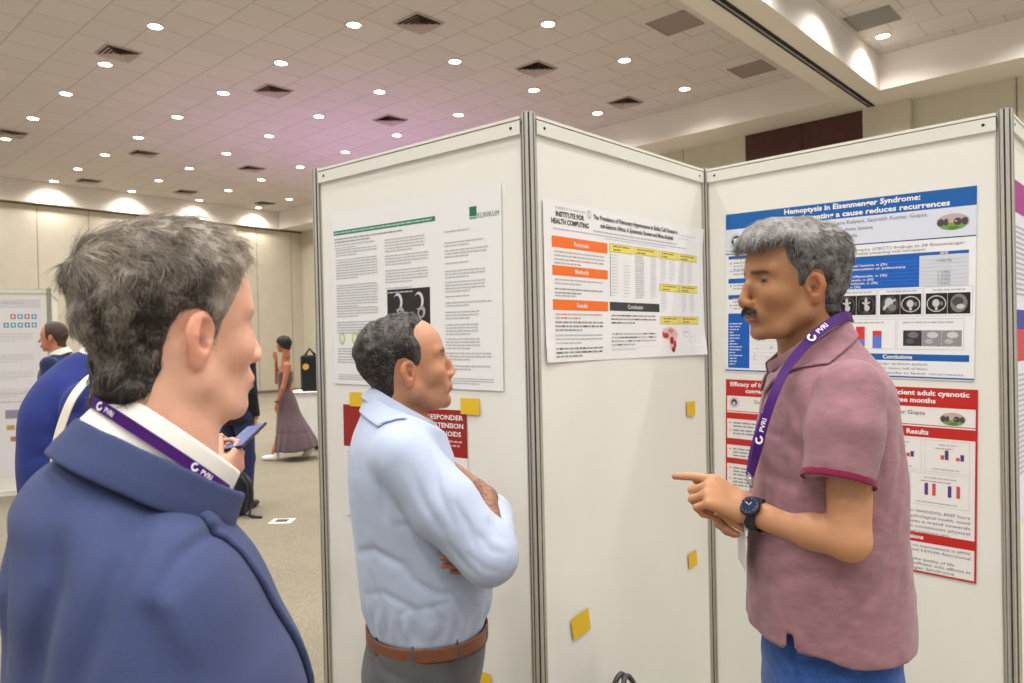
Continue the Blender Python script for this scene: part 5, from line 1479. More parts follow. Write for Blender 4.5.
    def slacks(P):
        P = P.astype(np.float64); q = lo_(P)
        w = loft(q, [(.74, .0, 0, .130, .165), (.80, .008, 0, .140, .170), (.86, .018, 0, .138, .166), (.905, .022, 0, .136, .163)], 2.2)
        d = smin(legs_sdf(P, hipL-A3(0, 0, .04), hipR-A3(0, 0, .04), kL, kR, aL, aR, (.10, .078, .066)), w, .03)
        d += .002*vnoise(P, 25.0)
        for l, r, a in [([W2(448, 640, 1.6), W2(452, 665, 1.6), W2(458, 700, 1.6)], .005, .004), ([W2(366, 650, 1.6), W2(385, 664, 1.6), W2(408, 668, 1.6)], .0035, .004), ([W2(366, 662, 1.6), W2(385, 672, 1.6), W2(406, 674, 1.6)], .003, -.003)]: d += fold(P, l, r, a, 1.68, False)
        for an in (-2.6, -1.9, -1.2, -.5, .5, 1.6, 2.4):      # belt loops
            c = A3(.022+.141*math.cos(an), .166*math.sin(an), .889)
            d = smin(d, ell(q, c, (.007, .007, .027)), .002)
        return d
    sdf_obj('trousers', slacks, (-.45, 1.48, .03), (.02, 1.98, .93), .0055, cloth('charcoal_wool', (78, 76, 76), noise=.05, bump=.3), t)
    # keys on a clip at the front belt loop
    kc = at(475.5, 628, 1.70); mb = MB(); mb.tube([kc+A3(0, 0, .012), kc+A3(.003, -.002, -.004), kc+A3(.002, 0, -.03)], .0028, 8); mb.tube([kc+A3(.003, 0, -.028)+.010*A3(math.cos(a), 0, math.sin(a)) for a in np.linspace(0, 6.28, 14)], .0013, 6)
    mb.build('key_clip', [mat('dark_metal', (70, 70, 70), .35, metal=.8)], t, True)
    shoe(t, aL[0]+.03, aL[1], by, (40, 30, 26)); shoe(t, aR[0]+.03, aR[1], by, (40, 30, 26))
    return t
MB_ = man_blue()

# =================================================================== man in the navy jacket (foreground left)
def man_navy():
    t = thing('person', 'person in the near left foreground with tousled grey hair and navy blue jacket', 'person', (-.43, .85, 0))
    yaw = math.radians(48)
    p = dict(turn=(yaw, math.radians(1), 0), scale=.925, skin=(226, 172, 146), stubble=.0, nose=.112, nosez=-.034, neck_a=(-.020, 0, -.05), neck_b=(-.035, 0, -.17), neck=1.22, under=1, ear=1.08, chinz=-.097, brow=.7, browc=(120, 96, 80), lipc=(196, 128, 116), jaw=1.06, lump=2.2, edge=.014,
             hair=[(.120, .19), (.104, .125), (.092, .095), (.086, .078), (.070, .072), (.052, .050), (.040, .030), (.026, .008), (.018, -.020), (.006, -.022), (.000, .010), (-.008, .020), (-.026, .018), (-.036, .002), (-.040, -.022), (-.046, -.050), (-.060, -.080), (-.085, -.090), (-.17, -.086), (-.17, .19)],
             thick=lambda Q: .006 + .014*sstep(.02, .09, Q[:, 2]) + .002*sstep(-.03, -.10, Q[:, 0])*sstep(-.09, -.02, Q[:, 2]) - .003*sstep(.05, .09, Q[:, 0]))
    ear = at(196, 340, .800); R_ = frame(*p['turn']); p['at'] = ear - (R_ @ A3(-.012, -.0765, -.016))*p['scale']
    hd = Head(p)
    by = math.radians(35); B = rotz(by); bo = A3(-.43, .85, 0)
    lo_ = lambda P: (P-bo) @ B
    wo_ = lambda x, y, z: B @ A3(x, y, z) + bo
    sR, eR, wR = wo_(.0, -.150, 1.300), wo_(-.03, -.200, 1.05), wo_(.16, -.20, .92)
    sL, eL, wL = wo_(.0, .150, 1.300), wo_(-.03, .200, 1.05), wo_(.16, .16, .92)
    hipL, hipR = wo_(-.01, .09, .86), wo_(-.01, -.09, .86); kL, kR = wo_(.02, .11, .48), wo_(.02, -.11, .48); aL, aR = wo_(-.02, .12, .07), wo_(-.02, -.12, .07)
    HR = hand_parts(wR, wo_(.18, -.17, .86)-wR, wo_(.2, -.12, 1.0)-wR, [(.3, .4, .3)]*4, side_curl=B @ A3(-.2, .8, -.3))
    HL = hand_parts(wL, wo_(.18, .12, .86)-wL, wo_(.2, .10, 1.0)-wL, [(.3, .4, .3)]*4, side_curl=B @ A3(-.2, -.8, -.3))
    hb = bounds([wR, wL, wo_(.30, -.17, .75), wo_(.30, .17, .80)], .07)
    hn = Near(hb[0], hb[1], lambda P: np.minimum(hand_sdf(P, HL), hand_sdf(P, HR)))
    hdn = Near(hd.o-.17, hd.o+.15, hd.sdf); nk = hd.wor([p['neck_b']])[0]
    def body(P):
        P = P.astype(np.float64); d = hdn(P)
        core = loft(lo_(P), [(.85, 0, 0, .09, .12), (1.0, 0, 0, .09, .13), (1.25, 0, 0, .08, .13), (1.36, 0, 0, .05, .10)])
        core = smin(core, cap(P, nk, wo_(-.01, 0, 1.34), .058, .06), .02); d = smin(d, core, .01)
        for s, e, w in ((sR, eR, wR), (sL, eL, wL)): d = smin(d, smin(chain(P, [s, e, w], [.042, .036, .026], .012), core, .01), .008)
        return smin(d, hn(P), .006)
    def bcol(P):
        Q = hd.loc(P); c = skin_colour(Q, P, p); far = np.linalg.norm(P-hd.o, axis=1) > .19
        return np.where(far[:, None], np.tile(L3((216, 158, 132)), (len(P), 1)), c)
    sdf_obj('body', body, (-.70, .52, .70), (-.08, 1.18, 1.74), .0030, m_skin, t, bcol)
    def hdir(P):
        x, y, z = P[:, 0], P[:, 1], P[:, 2]; top = sstep(.05, .10, z)
        D = np.stack([(.8*top*sstep(.075, .02, x) - .1*top - .30*(1-top)), np.sign(y)*.55*top, -.2*top-.95*(1-top)], 1)
        w = np.stack([vnoise(P, 28.0), vnoise(P+7, 28.0), vnoise(P+13, 28.0)], 1)
        return D + w*(.15+.65*top)[:, None]
    def hcol(P):
        x, z = P[:, 0], P[:, 2]
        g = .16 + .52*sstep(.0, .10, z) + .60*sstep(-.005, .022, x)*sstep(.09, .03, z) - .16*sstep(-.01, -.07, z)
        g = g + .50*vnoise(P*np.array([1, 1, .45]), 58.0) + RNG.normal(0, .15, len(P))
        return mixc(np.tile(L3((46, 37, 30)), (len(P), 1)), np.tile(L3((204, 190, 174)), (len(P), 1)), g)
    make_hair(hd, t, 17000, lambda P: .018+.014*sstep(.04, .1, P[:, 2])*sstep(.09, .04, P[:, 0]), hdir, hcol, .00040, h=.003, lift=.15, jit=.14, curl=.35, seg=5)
    # jacket
    keys = [(.70, .0, 0, .170, .205), (.80, .0, 0, .165, .200), (1.0, .008, 0, .160, .198), (1.14, .014, 0, .158, .206), (1.20, .008, 0, .148, .206), (1.25, -.002, 0, .136, .200), (1.30, -.014, 0, .127, .185), (1.35, -.024, 0, .108, .160), (1.385, -.033, 0, .095, .130), (1.41, -.035, 0, .078, .100), (1.44, -.032, 0, .055, .072)]
    Rc = frame(by, math.radians(-40)); cc = at(166, 449, .835)
    fwdv = B @ A3(1, 0, 0)
    def S(pts, Y): return [W2(x, y, Y) for x, y in pts]
    cr_ = [(S([(60, 520), (75, 580), (60, 640), (50, 700)], .72), .016, .010), (S([(105, 500), (120, 560), (110, 620), (90, 700)], .68), .014, .008), (S([(0, 540), (20, 590), (15, 660)], .76), .014, .007),
           (S([(150, 570), (185, 590), (215, 640), (225, 700)], .64), .012, .007), (S([(130, 600), (160, 620), (180, 670)], .64), .011, -.005), (S([(170, 540), (200, 560), (226, 600), (238, 660)], .66), .008, .004)]
    groove = S([(196, 500), (213, 508), (230, 533), (250, 578), (276, 630), (304, 695)], .74)
    seam = S([(212, 512), (190, 540), (158, 570), (150, 620), (160, 700)], .66)
    lap = S([(186, 478), (205, 500), (226, 530), (250, 572), (280, 628), (308, 690)], .80)
    def jacket(P):
        P = P.astype(np.float64); q = lo_(P)
        d = loft(q, keys, 2.15) + .002*vnoise(P*np.array([1, 1, .5]), 12.0)
        sl = chain(P, [sR, sR*.5+eR*.5, eR, wR], [.064, .068, .060, .044], .03) + .002*vnoise(P*np.array([1, 1, .6]), 20.0)
        s2 = chain(P, [sL, sL*.5+eL*.5, eL, wL], [.070, .068, .060, .044], .03) + .004*vnoise(P*np.array([1, 1, .6])+4, 20.0)
        for w, e, k_ in ((wR, eR, 0), (wL, eL, 1)):
            v = (w-e)/np.linalg.norm(w-e)
            if k_: s2 = smax(s2, (P-w+v*.03) @ v, .003)
            else: sl = smax(sl, (P-w+v*.03) @ v, .003)
        d = smin(d, sl, .06); d = smin(d, s2, .06)
        for ln, r, a in cr_: d += fold(P, ln, r*1.0, a*1.5, .86)
        d += fold(P, seam, .006, .006, .80)
        # right lapel: raised cloth in front of its edge
        qy, qz = q[:, 1], q[:, 2]
        edge_y = np.interp(qz, [1.05, 1.15, 1.22, 1.28, 1.33, 1.37], [-.03, -.055, -.078, -.094, -.100, -.096])
        s_ = (qy-edge_y)
        on = sstep(-.003, .003, s_)*sstep(.02, .06, q[:, 0]+.10*(qz-1.2))*sstep(1.04, 1.08, qz)
        front = (q[:, 0] > .0)
        on2 = sstep(.003, -.003, qy-.5*(.1))*0
        # front opening shows shirt
        d = smax(d, -(np.maximum(np.abs(qy)-np.interp(qz, [1.10, 1.20, 1.32, 1.40], [.0, .020, .048, .062]), -(q[:, 0]-.02))), .004)
        qc = (P-cc) @ Rc; rad = np.sqrt(qc[:, 0]**2+qc[:, 1]**2)
        d = smax(d, np.where(rad < .125, qc[:, 2]+.012, -1), .006)
        return smax(d, .72-P[:, 2], .004)
    m_jk = cloth('navy_jacket_cloth', (64, 74, 112), sheen=.05, noise=.05, nscale=300, bump=.45, bscale=900)
    jo, _, _ = sdf_obj('jacket', jacket, (-.76, .50, .70), (-.05, 1.18, 1.50), .0042, m_jk, t)
    Rj = frame(by, math.radians(-31))
    def jcollar(P):
        P = P.astype(np.float64)
        return ring(P, cc-A3(0, 0, .006), Rj, [(-.050, .092), (-.035, .091), (-.020, .088), (-.003, .085)], .0038, .30, 1.12) + .0008*vnoise(P, 35.0)
    bb = bounds([cc-.16, cc+.16], 0); sdf_obj('jacket_collar', jcollar, bb[0], bb[1], .0028, m_jk, jo)
    def lapel(P):
        P = P.astype(np.float64); q = lo_(P); qy, qz = q[:, 1], q[:, 2]
        d = np.abs(jacket(P)-.0045)-.0045
        ey = np.interp(qz, [1.02, 1.10, 1.20, 1.30, 1.37, 1.40], [-.010, -.045, -.085, -.118, -.128, -.100])
        iy = -np.interp(qz, [1.10, 1.20, 1.32, 1.40], [.0, .020, .048, .062])
        return smax(d, np.maximum(np.maximum(ey-qy, qy-iy), np.maximum(1.04-qz, np.maximum(qz-1.40, -q[:, 0]-.01))), .002)
    a_ = wo_(.08, -.07, 1.22); sdf_obj('lapel', lapel, a_-A3(.16, .16, .20), a_+A3(.16, .16, .20), .0032, m_jk, jo)
    m_ws = cloth('white_shirt_cotton', (240, 236, 228), noise=.01, bump=.2)
    cw = cc + A3(0, 0, 0)
    def wcollar(P):
        P = P.astype(np.float64)
        prof = [(-.040, .077), (-.030, .077), (-.002, .075), (.024, .070)]
        return ring(P, cw, Rc, prof, .0026, .15, 1.14)
    so2 = None
    def wshirt(P):
        P = P.astype(np.float64); q = lo_(P)
        d = loft(q, [(.74, 0, 0, .14, .17), (1.0, .008, 0, .14, .17), (1.14, .010, 0, .140, .176), (1.25, .0, 0, .118, .165), (1.33, -.012, 0, .096, .13), (1.38, -.024, 0, .080, .10), (1.42, -.032, 0, .066, .072)], 2.2)
        qc = (P-cc) @ Rc; rad = np.sqrt(qc[:, 0]**2+qc[:, 1]**2)
        return smax(d, np.where(rad < .09, qc[:, 2]+.012, -1), .006)
    so2, _, _ = sdf_obj('shirt', wshirt, (-.66, .62, .72), (-.18, 1.10, 1.46), .008, m_ws, t)
    bb = bounds([cw-.15, cw+.15], 0); sdf_obj('shirt_collar', wcollar, bb[0], bb[1], .0024, m_ws, so2)
    # lanyard over the white collar, between it and the jacket collar
    L_ = []
    for a in np.radians(np.array([165, 195, 225, 250, 270, 290, 305, 318])):
        rr = .0835; z = -.001
        L_.append(cc + Rc @ A3(rr*1.13*math.cos(a), rr*math.sin(a), z))
    lanyard(t, L_, .0058, cc, marks=(.22, .70), tsz=.0078)
    def slacks(P):
        P = P.astype(np.float64)
        w = loft(lo_(P), [(.74, 0, 0, .13, .17), (.86, 0, 0, .13, .17), (1.0, 0, 0, .125, .16)], 2.2)
        return smin(legs_sdf(P, hipL, hipR, kL, kR, aL, aR), w, .03)
    sdf_obj('trousers', slacks, (-.72, .52, .03), (-.12, 1.15, 1.02), .012, cloth('navy_wool', (44, 50, 78)), t)
    shoe(t, aL[0]+.03, aL[1]+.02, by, (50, 34, 28)); shoe(t, aR[0]+.03, aR[1]+.02, by, (50, 34, 28))
    return t
MN_ = man_navy()
# =================================================================== people and things farther away
def small_head(o, yaw, k, P):
    q = ((P-o) @ rotz(yaw))/k
    d = ell(q, (-.010, 0, .030), (.095, .076, .088)); d = smin(d, ell(q, (.035, 0, -.045), (.048, .052, .068)), .03)
    d = smin(d, cap(q, (.086, 0, .0), (.104, 0, -.038), .008, .011), .012); d = smin(d, ell(q, (.062, 0, -.100), (.018, .022, .016)), .02)
    q2 = q.copy(); q2[:, 1] = np.abs(q2[:, 1])
    d = smin(d, ell(q2, (.084, .012, -.074), (.010, .016, .009)), .01); d = smin(d, cap(q2, (.084, .01, .02), (.066, .048, .022), .008), .012)
    d = smin(d, ell(q2, (-.012, .078, -.014), (.018, .008, .032)), .006); d = smax(d, -ell(q2, (.096, .033, 0), (.018, .016, .010)), .01)
    return smin(d, cap(q, (-.030, 0, -.05), (-.045, 0, -.17), .050, .056), .02)*k
def small_skin(o, yaw, k, rgb, hairline=None, lip=(150, 90, 84)):
    b = L3(rgb)
    def f(P):
        q = ((P-o) @ rotz(yaw))/k; y = np.abs(q[:, 1]); c = np.tile(b, (len(P), 1))
        c = mixc(c, L3((36, 26, 22)), np.exp(-(((q[:, 2]-.022)/.006)**2))*(y > .01)*(y < .05)*(q[:, 0] > .05))
        c = mixc(c, L3((40, 30, 28)), np.exp(-(((q[:, 2])/.005)**2 + ((y-.033)/.011)**2))*(q[:, 0] > .06))
        return mixc(c, L3(lip), np.exp(-(((q[:, 2]+.074)/.008)**2))*(y < .022)*(q[:, 0] > .07))
    return f
def simple_hair(parent, o, yaw, k, rgb, poly, th, h=.006, extra=None):
    def f(P):
        q = ((P-o) @ rotz(yaw))/k
        d = smin(ell(q, (-.010, 0, .030), (.095, .076, .088)), cap(q, (-.030, 0, -.05), (-.045, 0, -.17), .050, .056), .02)-th
        pd = sd_poly(q[:, 0], q[:, 2], poly)
        d = smax(d, pd, .006)
        if extra is not None: d = smin(d, extra(q), .015)
        return (d + .0015*vnoise(q, 90.0))*k
    sdf_obj('hair', f, o-.22, o+.22, h, mat('hair_%d_%d_%d' % rgb, rgb, .6, noise=.25, nscale=120), parent)
HP_SHORT = [(.13, .19), (.100, .085), (.078, .070), (.050, .045), (.030, .010), (.018, -.020), (.004, -.020), (-.004, .016), (-.026, .018), (-.040, -.02), (-.055, -.07), (-.10, -.085), (-.17, -.07), (-.17, .19)]

# --- man in a royal blue suit with a phone, just behind the foreground head
def suit_person():
    Y = 2.2; t = thing('person', 'person in a royal blue suit holding a phone, half hidden behind the foreground man', 'person', at(102, 700, Y)*A3(1, 1, 0))
    sh_n = at(91, 408, 2.02); sh_f = at(102, 395, 2.38); el_n = at(112, 500, 1.98); el_f = at(150, 495, 2.42)
    ho = at(126, 302, 2.2); yaw = math.radians(8)
    wn = at(222, 476, 2.08); wf = at(216, 456, 2.30)
    nk = at(110, 356, 2.2); ch = at(100, 430, 2.2); hip = at(98, 600, 2.2); 
    hipn, hipf = hip+A3(0, -.09, 0), hip+A3(0, .09, 0); kn, kf = hipn*A3(1, 1, 0)+A3(.02, -.02, .50), hipf*A3(1, 1, 0)+A3(.04, .02, .50); an, af = kn*A3(1, 1, 0)+A3(-.03, 0, .07), kf*A3(1, 1, 0)+A3(-.03, 0, .07)
    ph = at(240, 434, 2.20)
    dn = at(239, 458, 2.14)-wn; HN = hand_parts(wn, dn, A3(.1, .2, .9), [(.5, .8, .5), (.55, .8, .5), (.6, .8, .5), (.7, .8, .5)], side_curl=A3(.3, .9, .3), k=.96, thumb_pose=(.45, .5, .1))
    df = at(231, 443, 2.25)-wf; HF = hand_parts(wf, df, A3(.1, -.2, .9), [(.7, .9, .5)]*4, side_curl=A3(.2, -.9, .2), k=.92, thumb_pose=(.5, .5, .2))
    hb = bounds([wn, wf, ph], .07); hn = Near(hb[0], hb[1], lambda P: np.minimum(hand_sdf(P, HN), hand_sdf(P, HF)))
    def body(P):
        P = P.astype(np.float64); d = small_head(ho, yaw, .98, P)
        core = smin(cap(P, nk, ch, .050, .085), cap(P, ch, hip, .085, .09), .03); d = smin(d, core, .02)
        d = smin(d, chain(P, [sh_n, el_n, wn], [.045, .036, .026], .01), .01); d = smin(d, chain(P, [sh_f, el_f, wf], [.045, .036, .026], .01), .01)
        return smin(d, hn(P), .006)
    lo, hi = bounds([ho, hip, wn, wf, sh_n, sh_f, ph], .14)
    fs = small_skin(ho, yaw, .98, (214, 160, 132))
    sdf_obj('body', body, lo, hi, .0045, m_skin, t, fs)
    simple_hair(t, ho, yaw, .98, (70, 58, 48), HP_SHORT, .012)
    jc = at(91, 430, 2.2); Z = lambda py: at(91, py, 2.2)[2]
    keys = [(Z(640), 0, 0, .165, .20), (Z(560), 0, 0, .160, .195), (Z(500), -.01, 0, .158, .20), (Z(440), -.015, 0, .155, .205), (Z(402), -.012, 0, .145, .19), (Z(380), 0, 0, .120, .155), (Z(362), .015, 0, .090, .10), (Z(350), .03, 0, .062, .065)]
    cr = [([W2(60, 400, 2.05), W2(70, 425, 2.05), W2(88, 440, 2.05)], .02, .012), ([W2(55, 430, 2.05), W2(75, 440, 2.05), W2(100, 436, 2.05)], .014, .010), ([W2(40, 455, 2.05), W2(70, 452, 2.05), W2(95, 462, 2.05)], .016, .009), ([W2(80, 395, 2.05), W2(92, 410, 2.05), W2(104, 408, 2.05)], .014, .010)]
    vn = (wn-el_n)/np.linalg.norm(wn-el_n); vf = (wf-el_f)/np.linalg.norm(wf-el_f)
    def jacket(P):
        P = P.astype(np.float64); q = P-A3(jc[0], jc[1], 0)
        d = loft(q, keys, 2.2) + .003*vnoise(P, 14.0)
        a = smax(chain(P, [sh_n, el_n, wn], [.078, .064, .045], .03), (P-wn+vn*.03) @ vn, .003); b = smax(chain(P, [sh_f, el_f, wf], [.078, .064, .045], .03), (P-wf+vf*.03) @ vf, .003)
        d = smin(smin(d, a, .03), b, .03)
        for l, r, am in cr: d += fold(P, l, r, am, 2.2)
        return d
    lo, hi = bounds([nk, at(98, 640, 2.2), wn, wf, sh_n, sh_f, el_n, el_f, jc-A3(.1, .1, 0)], .12)
    jo, _, _ = sdf_obj('jacket', jacket, lo, hi, .008, cloth('royal_blue_suiting', (40, 52, 120), sheen=.05, bump=.3), t)
    R_ = frame(0.1, math.radians(-20)); sdf_obj('shirt_collar', lambda P: ring(P.astype(np.float64), nk+A3(0, 0, .01), R_, [(-.03, .078), (.02, .066)], .002, .2), nk-.12, nk+.12, .004, cloth('white_shirt_cotton', (240, 236, 228)), t)
    def slacks(P):
        P = P.astype(np.float64); w = cap(P, hip+A3(0, -.04, .02), hip+A3(0, .04, .02), .13)
        return smin(legs_sdf(P, hipn, hipf, kn, kf, an, af), w, .03)
    lo, hi = bounds([hip+A3(-.1, -.1, .1), hip+A3(.1, .1, 0), kn, kf, an, af], .14); lo[2] = .03
    sdf_obj('trousers', slacks, lo, hi, .014, cloth('royal_blue_suiting'), t)
    shoe(t, an[0]+.03, an[1], 0, (46, 32, 26)); shoe(t, af[0]+.03, af[1], 0, (46, 32, 26))
    # cream strap over the shoulder
    pts = [at(106, 370, 2.06), at(96, 374, 1.98), at(84, 384, 1.935), at(72, 400, 1.905), at(62, 425, 1.895), at(56, 450, 1.89), at(55, 475, 1.89), at(56, 520, 1.89), at(58, 570, 1.90)]
    b = thing('shoulder_bag', 'cream strap of a shoulder bag over the royal blue suit', 'bag', at(58, 600, 1.96))
    pts = np.array(pts); n = 40; u = np.linspace(0, 1, n); s = np.linspace(0, 1, len(pts)); C = np.stack([herm(u, s, pts[:, i]) for i in range(3)], 1)
    T = np.gradient(C, axis=0); T /= np.linalg.norm(T, axis=1)[:, None]; V, F = [], []
    for i in range(n):
        S_ = np.cross(T[i], A3(0, -1, .1)); S_ /= np.linalg.norm(S_); N_ = np.cross(S_, T[i])
        for a_, b_ in ((-1, 0), (1, 0), (1, 1), (-1, 1)): V.append(C[i]+S_*a_*.0105+N_*b_*.004)
    for i in range(n-1):
        for j in range(4): F.append((i*4+j, i*4+(j+1) % 4, i*4+4+(j+1) % 4, i*4+4+j))
    mk('strap', V, F, mat('cream_leather', (232, 222, 204), .5), b)
    c = at(60, 600, 1.93); mb = MB(); mb.box((-.13, -.04, -.11), (.13, .035, .11), None, c, bev=.015); mb.build('bag_body', [mat('cream_leather')], b)
    # phone held in both hands
    q = ph; p1, p2 = at(229, 452, 2.19), at(252, 427, 2.19)
    up = (at(256, 425, 2.27)-at(234, 446, 2.15)); up /= np.linalg.norm(up); nrm = A3(-.35, -.85, .42); nrm -= (nrm @ up)*up; nrm /= np.linalg.norm(nrm); sd = np.cross(up, nrm)
    RP = np.stack([sd, nrm, up], 1); o = at(245, 437, 2.195)
    ph_t = thing('phone', 'black smartphone with lit blue screen held by the person in royal blue', 'phone', o)
    mb = MB(); mb.box((-.037, -.0045, -.075), (.037, .0045, .075), RP, o, bev=.0035); mb.build('case', [mat('phone_black', (26, 27, 32), .35)], ph_t)
    mb = MB(); mb.box((-.033, .0045, -.070), (.033, .0052, .070), RP, o); mb.build('screen', [mat('phone_screen', (60, 70, 120), .2, emit=(120, 130, 186), estr=.35)], ph_t)
    mb = MB(); mb.box((-.009, .0052, .060), (.009, .0055, .0655), RP, o); mb.build('camera_notch', [mat('phone_black')], ph_t)
suit_person()

# --- smaller man far left, facing left
def far_man(name_label, hx, hy, Y, yaw, top_rgb, leg_rgb, hair_rgb, skin_rgb, height, bag=False, hair_poly=HP_SHORT, lapel=True):
    ho = at(hx, hy, Y); k = .98; d_ = rotz(yaw) @ A3(1, 0, 0); l_ = rotz(yaw) @ A3(0, 1, 0)
    b0 = A3(ho[0], ho[1], 0)-d_*.04; eye = ho[2]; S = eye/1.58
    pt = lambda f, l, z: b0+d_*f+l_*l+A3(0, 0, z*S)
    t = thing('person', name_label, 'person', b0)
    nk = pt(-.01, 0, 1.44); arms = [(pt(0, s*.17, 1.38), pt(-.03, s*.21, 1.10), pt(.06, s*.19, .86)) for s in (-1, 1)]
    legs = [(pt(0, s*.09, .88), pt(.03, s*.10, .48), pt(-.02, s*.11, .07)) for s in (-1, 1)]
    def body(P):
        P = P.astype(np.float64); d = small_head(ho, yaw, k, P)
        d = smin(d, chain(P, [nk, pt(0, 0, 1.2), pt(0, 0, .92)], [.06, .11, .10], .03), .02)
        for s, e, w in arms:
            d = smin(d, chain(P, [s, e, w], [.042, .035, .026], .01), .01); h = w+A3(0, 0, -.08)
            d = smin(d, ell(P, h, (.022, .03, .05)), .01)
            for j in range(4): d = smin(d, chain(P, [h+l_*.0+d_*(.022-.015*j)+A3(0, 0, -.02), h+d_*(.026-.015*j)+A3(0, 0, -.085)], [.009, .007], .003), .004)
            d = smin(d, chain(P, [h+d_*.02+A3(0, 0, .02), h+d_*.04+A3(0, 0, -.035)], [.011, .009], .003), .004)
        return d
    pts = [ho, pt(0, 0, .7)]+[a for b in arms for a in b]; lo, hi = bounds(pts, .13)
    sdf_obj('body', body, lo, hi, .009, m_skin, t, small_skin(ho, yaw, k, skin_rgb))
    simple_hair(t, ho, yaw, k, hair_rgb, hair_poly, .010, .007)
    Rl = rotz(yaw)
    def top(P):
        P = P.astype(np.float64); q = (P-A3(b0[0], b0[1], 0)) @ Rl
        d = loft(q, [(z*S, cx, 0, a, b) for z, cx, a, b in ((.80, 0, .13, .19), (1.0, 0, .125, .175), (1.2, 0, .13, .19), (1.33, 0, .12, .19), (1.40, -.01, .09, .14), (1.46, -.015, .065, .07))], 2.2)+.004*vnoise(P, 14.0)
        for s, e, w in arms: d = smin(d, smax(chain(P, [s, e, w], [.062, .052, .040], .02), w[2]-P[:, 2]+.01, .004), .03)
        if lapel: d = smax(d, -(np.maximum(np.abs(q[:, 1])-.28*np.clip(q[:, 2]/S-1.12, 0, 1), -(q[:, 0]-.04))), .004)
        return d
    to, _, _ = sdf_obj('jacket' if lapel else 'black_top', top, lo, hi, .010, cloth('cloth_%d_%d_%d' % top_rgb, top_rgb), t)
    if lapel:
        R_ = frame(yaw, math.radians(-25)); m_w = cloth('white_shirt_cotton', (240, 236, 228))
        sdf_obj('shirt', lambda P: smin(ring(P.astype(np.float64), nk+A3(0, 0, .02), R_, [(-.03, .080), (.024, .068)], .004, .1), loft((P-A3(b0[0], b0[1], 0)) @ Rl, [(z*S, 0, 0, a, b) for z, a, b in ((1.0, .10, .14), (1.2, .112, .15), (1.36, .09, .11), (1.43, .062, .06))]), .01), nk-.5, nk+.2, .006, m_w, t)
        c = pt(.105, 0, 1.30); mb = MB(); mb.add([c+l_*.03+A3(0, 0, -.12)-d_*.0, c-l_*.03+A3(0, 0, -.12), c+A3(0, 0, -.17), c+l_*.014+A3(0, 0, .08)-d_*.025, c-l_*.014+A3(0, 0, .08)-d_*.025, c+d_*.012+A3(0, 0, -.1)], [(0, 3, 5), (3, 4, 5), (4, 1, 5), (0, 5, 2), (5, 1, 2), (0, 2, 1, 4, 3)]); mb.build('tie', [mat('navy_tie', (30, 38, 70), .6)], t)
    def slacks(P):
        P = P.astype(np.float64); return smin(legs_sdf(P, legs[0][0], legs[1][0], legs[0][1], legs[1][1], legs[0][2], legs[1][2], (.10, .075, .06)), cap(P, pt(0, -.04, .92), pt(0, .04, .92), .115), .03)
    lo, hi = bounds([a for b in legs for a in b]+[pt(0, 0, 1.0)], .14); lo[2] = .03
    sdf_obj('trousers', slacks, lo, hi, .013, cloth('cloth_%d_%d_%d' % leg_rgb, leg_rgb), t)
    for a in legs: shoe(t, a[2][0]+d_[0]*.03, a[2][1]+d_[1]*.03, yaw, (24, 22, 24))
    return t
far_man('person with balding brown hair, navy jacket and white collar, far left, facing left', 53, 337, 5.8, math.radians(188), (34, 44, 84), (34, 44, 84), (62, 46, 36), (196, 128, 98), 1.75,
        hair_poly=[(.02, .19), (.045, .10), (.030, .07), (.024, .01), (.016, -.03), (.004, -.03), (-.004, .016), (-.026, .018), (-.040, -.02), (-.055, -.07), (-.10, -.085), (-.17, -.07), (-.17, .19)])
far_man('person in a black top, mostly hidden behind the face of the foreground man', 236, 341, 7.2, math.radians(75), (24, 24, 28), (34, 42, 78), (30, 26, 24), (190, 130, 100), 1.75, lapel=False)

# --- black backpack standing at that person's feet, straps loose
q = at(238, 512, 6.9); q[2] = 0
t = thing('backpack', 'black backpack with loose straps standing on the carpet left of the floor socket', 'backpack', q)
def bp_(P):
    p = P-q; d = smin(ell(p, (0, 0, .20), (.15, .10, .22)), ell(p, (.0, -.09, .13), (.11, .06, .12)), .03); return smax(d, -(p[:, 2]-.004), .01)
sdf_obj('pack', bp_, q-A3(.2, .2, .01), q+A3(.2, .2, .45), .012, cloth('black_nylon', (28, 28, 32)), t)
for dx in (0, .04):
    mb = MB(); mb.tube([q+A3(.08+dx, -.10, .38), q+A3(.14+dx, -.12, .30), q+A3(.15+dx, -.14, .16), q+A3(.12+dx, -.15, .03), q+A3(.19+dx, -.15, .012), q+A3(.24+dx, -.17, .012)], .012, 6); mb.build('strap', [mat('strap_black', (32, 32, 36), .7)], t, True)

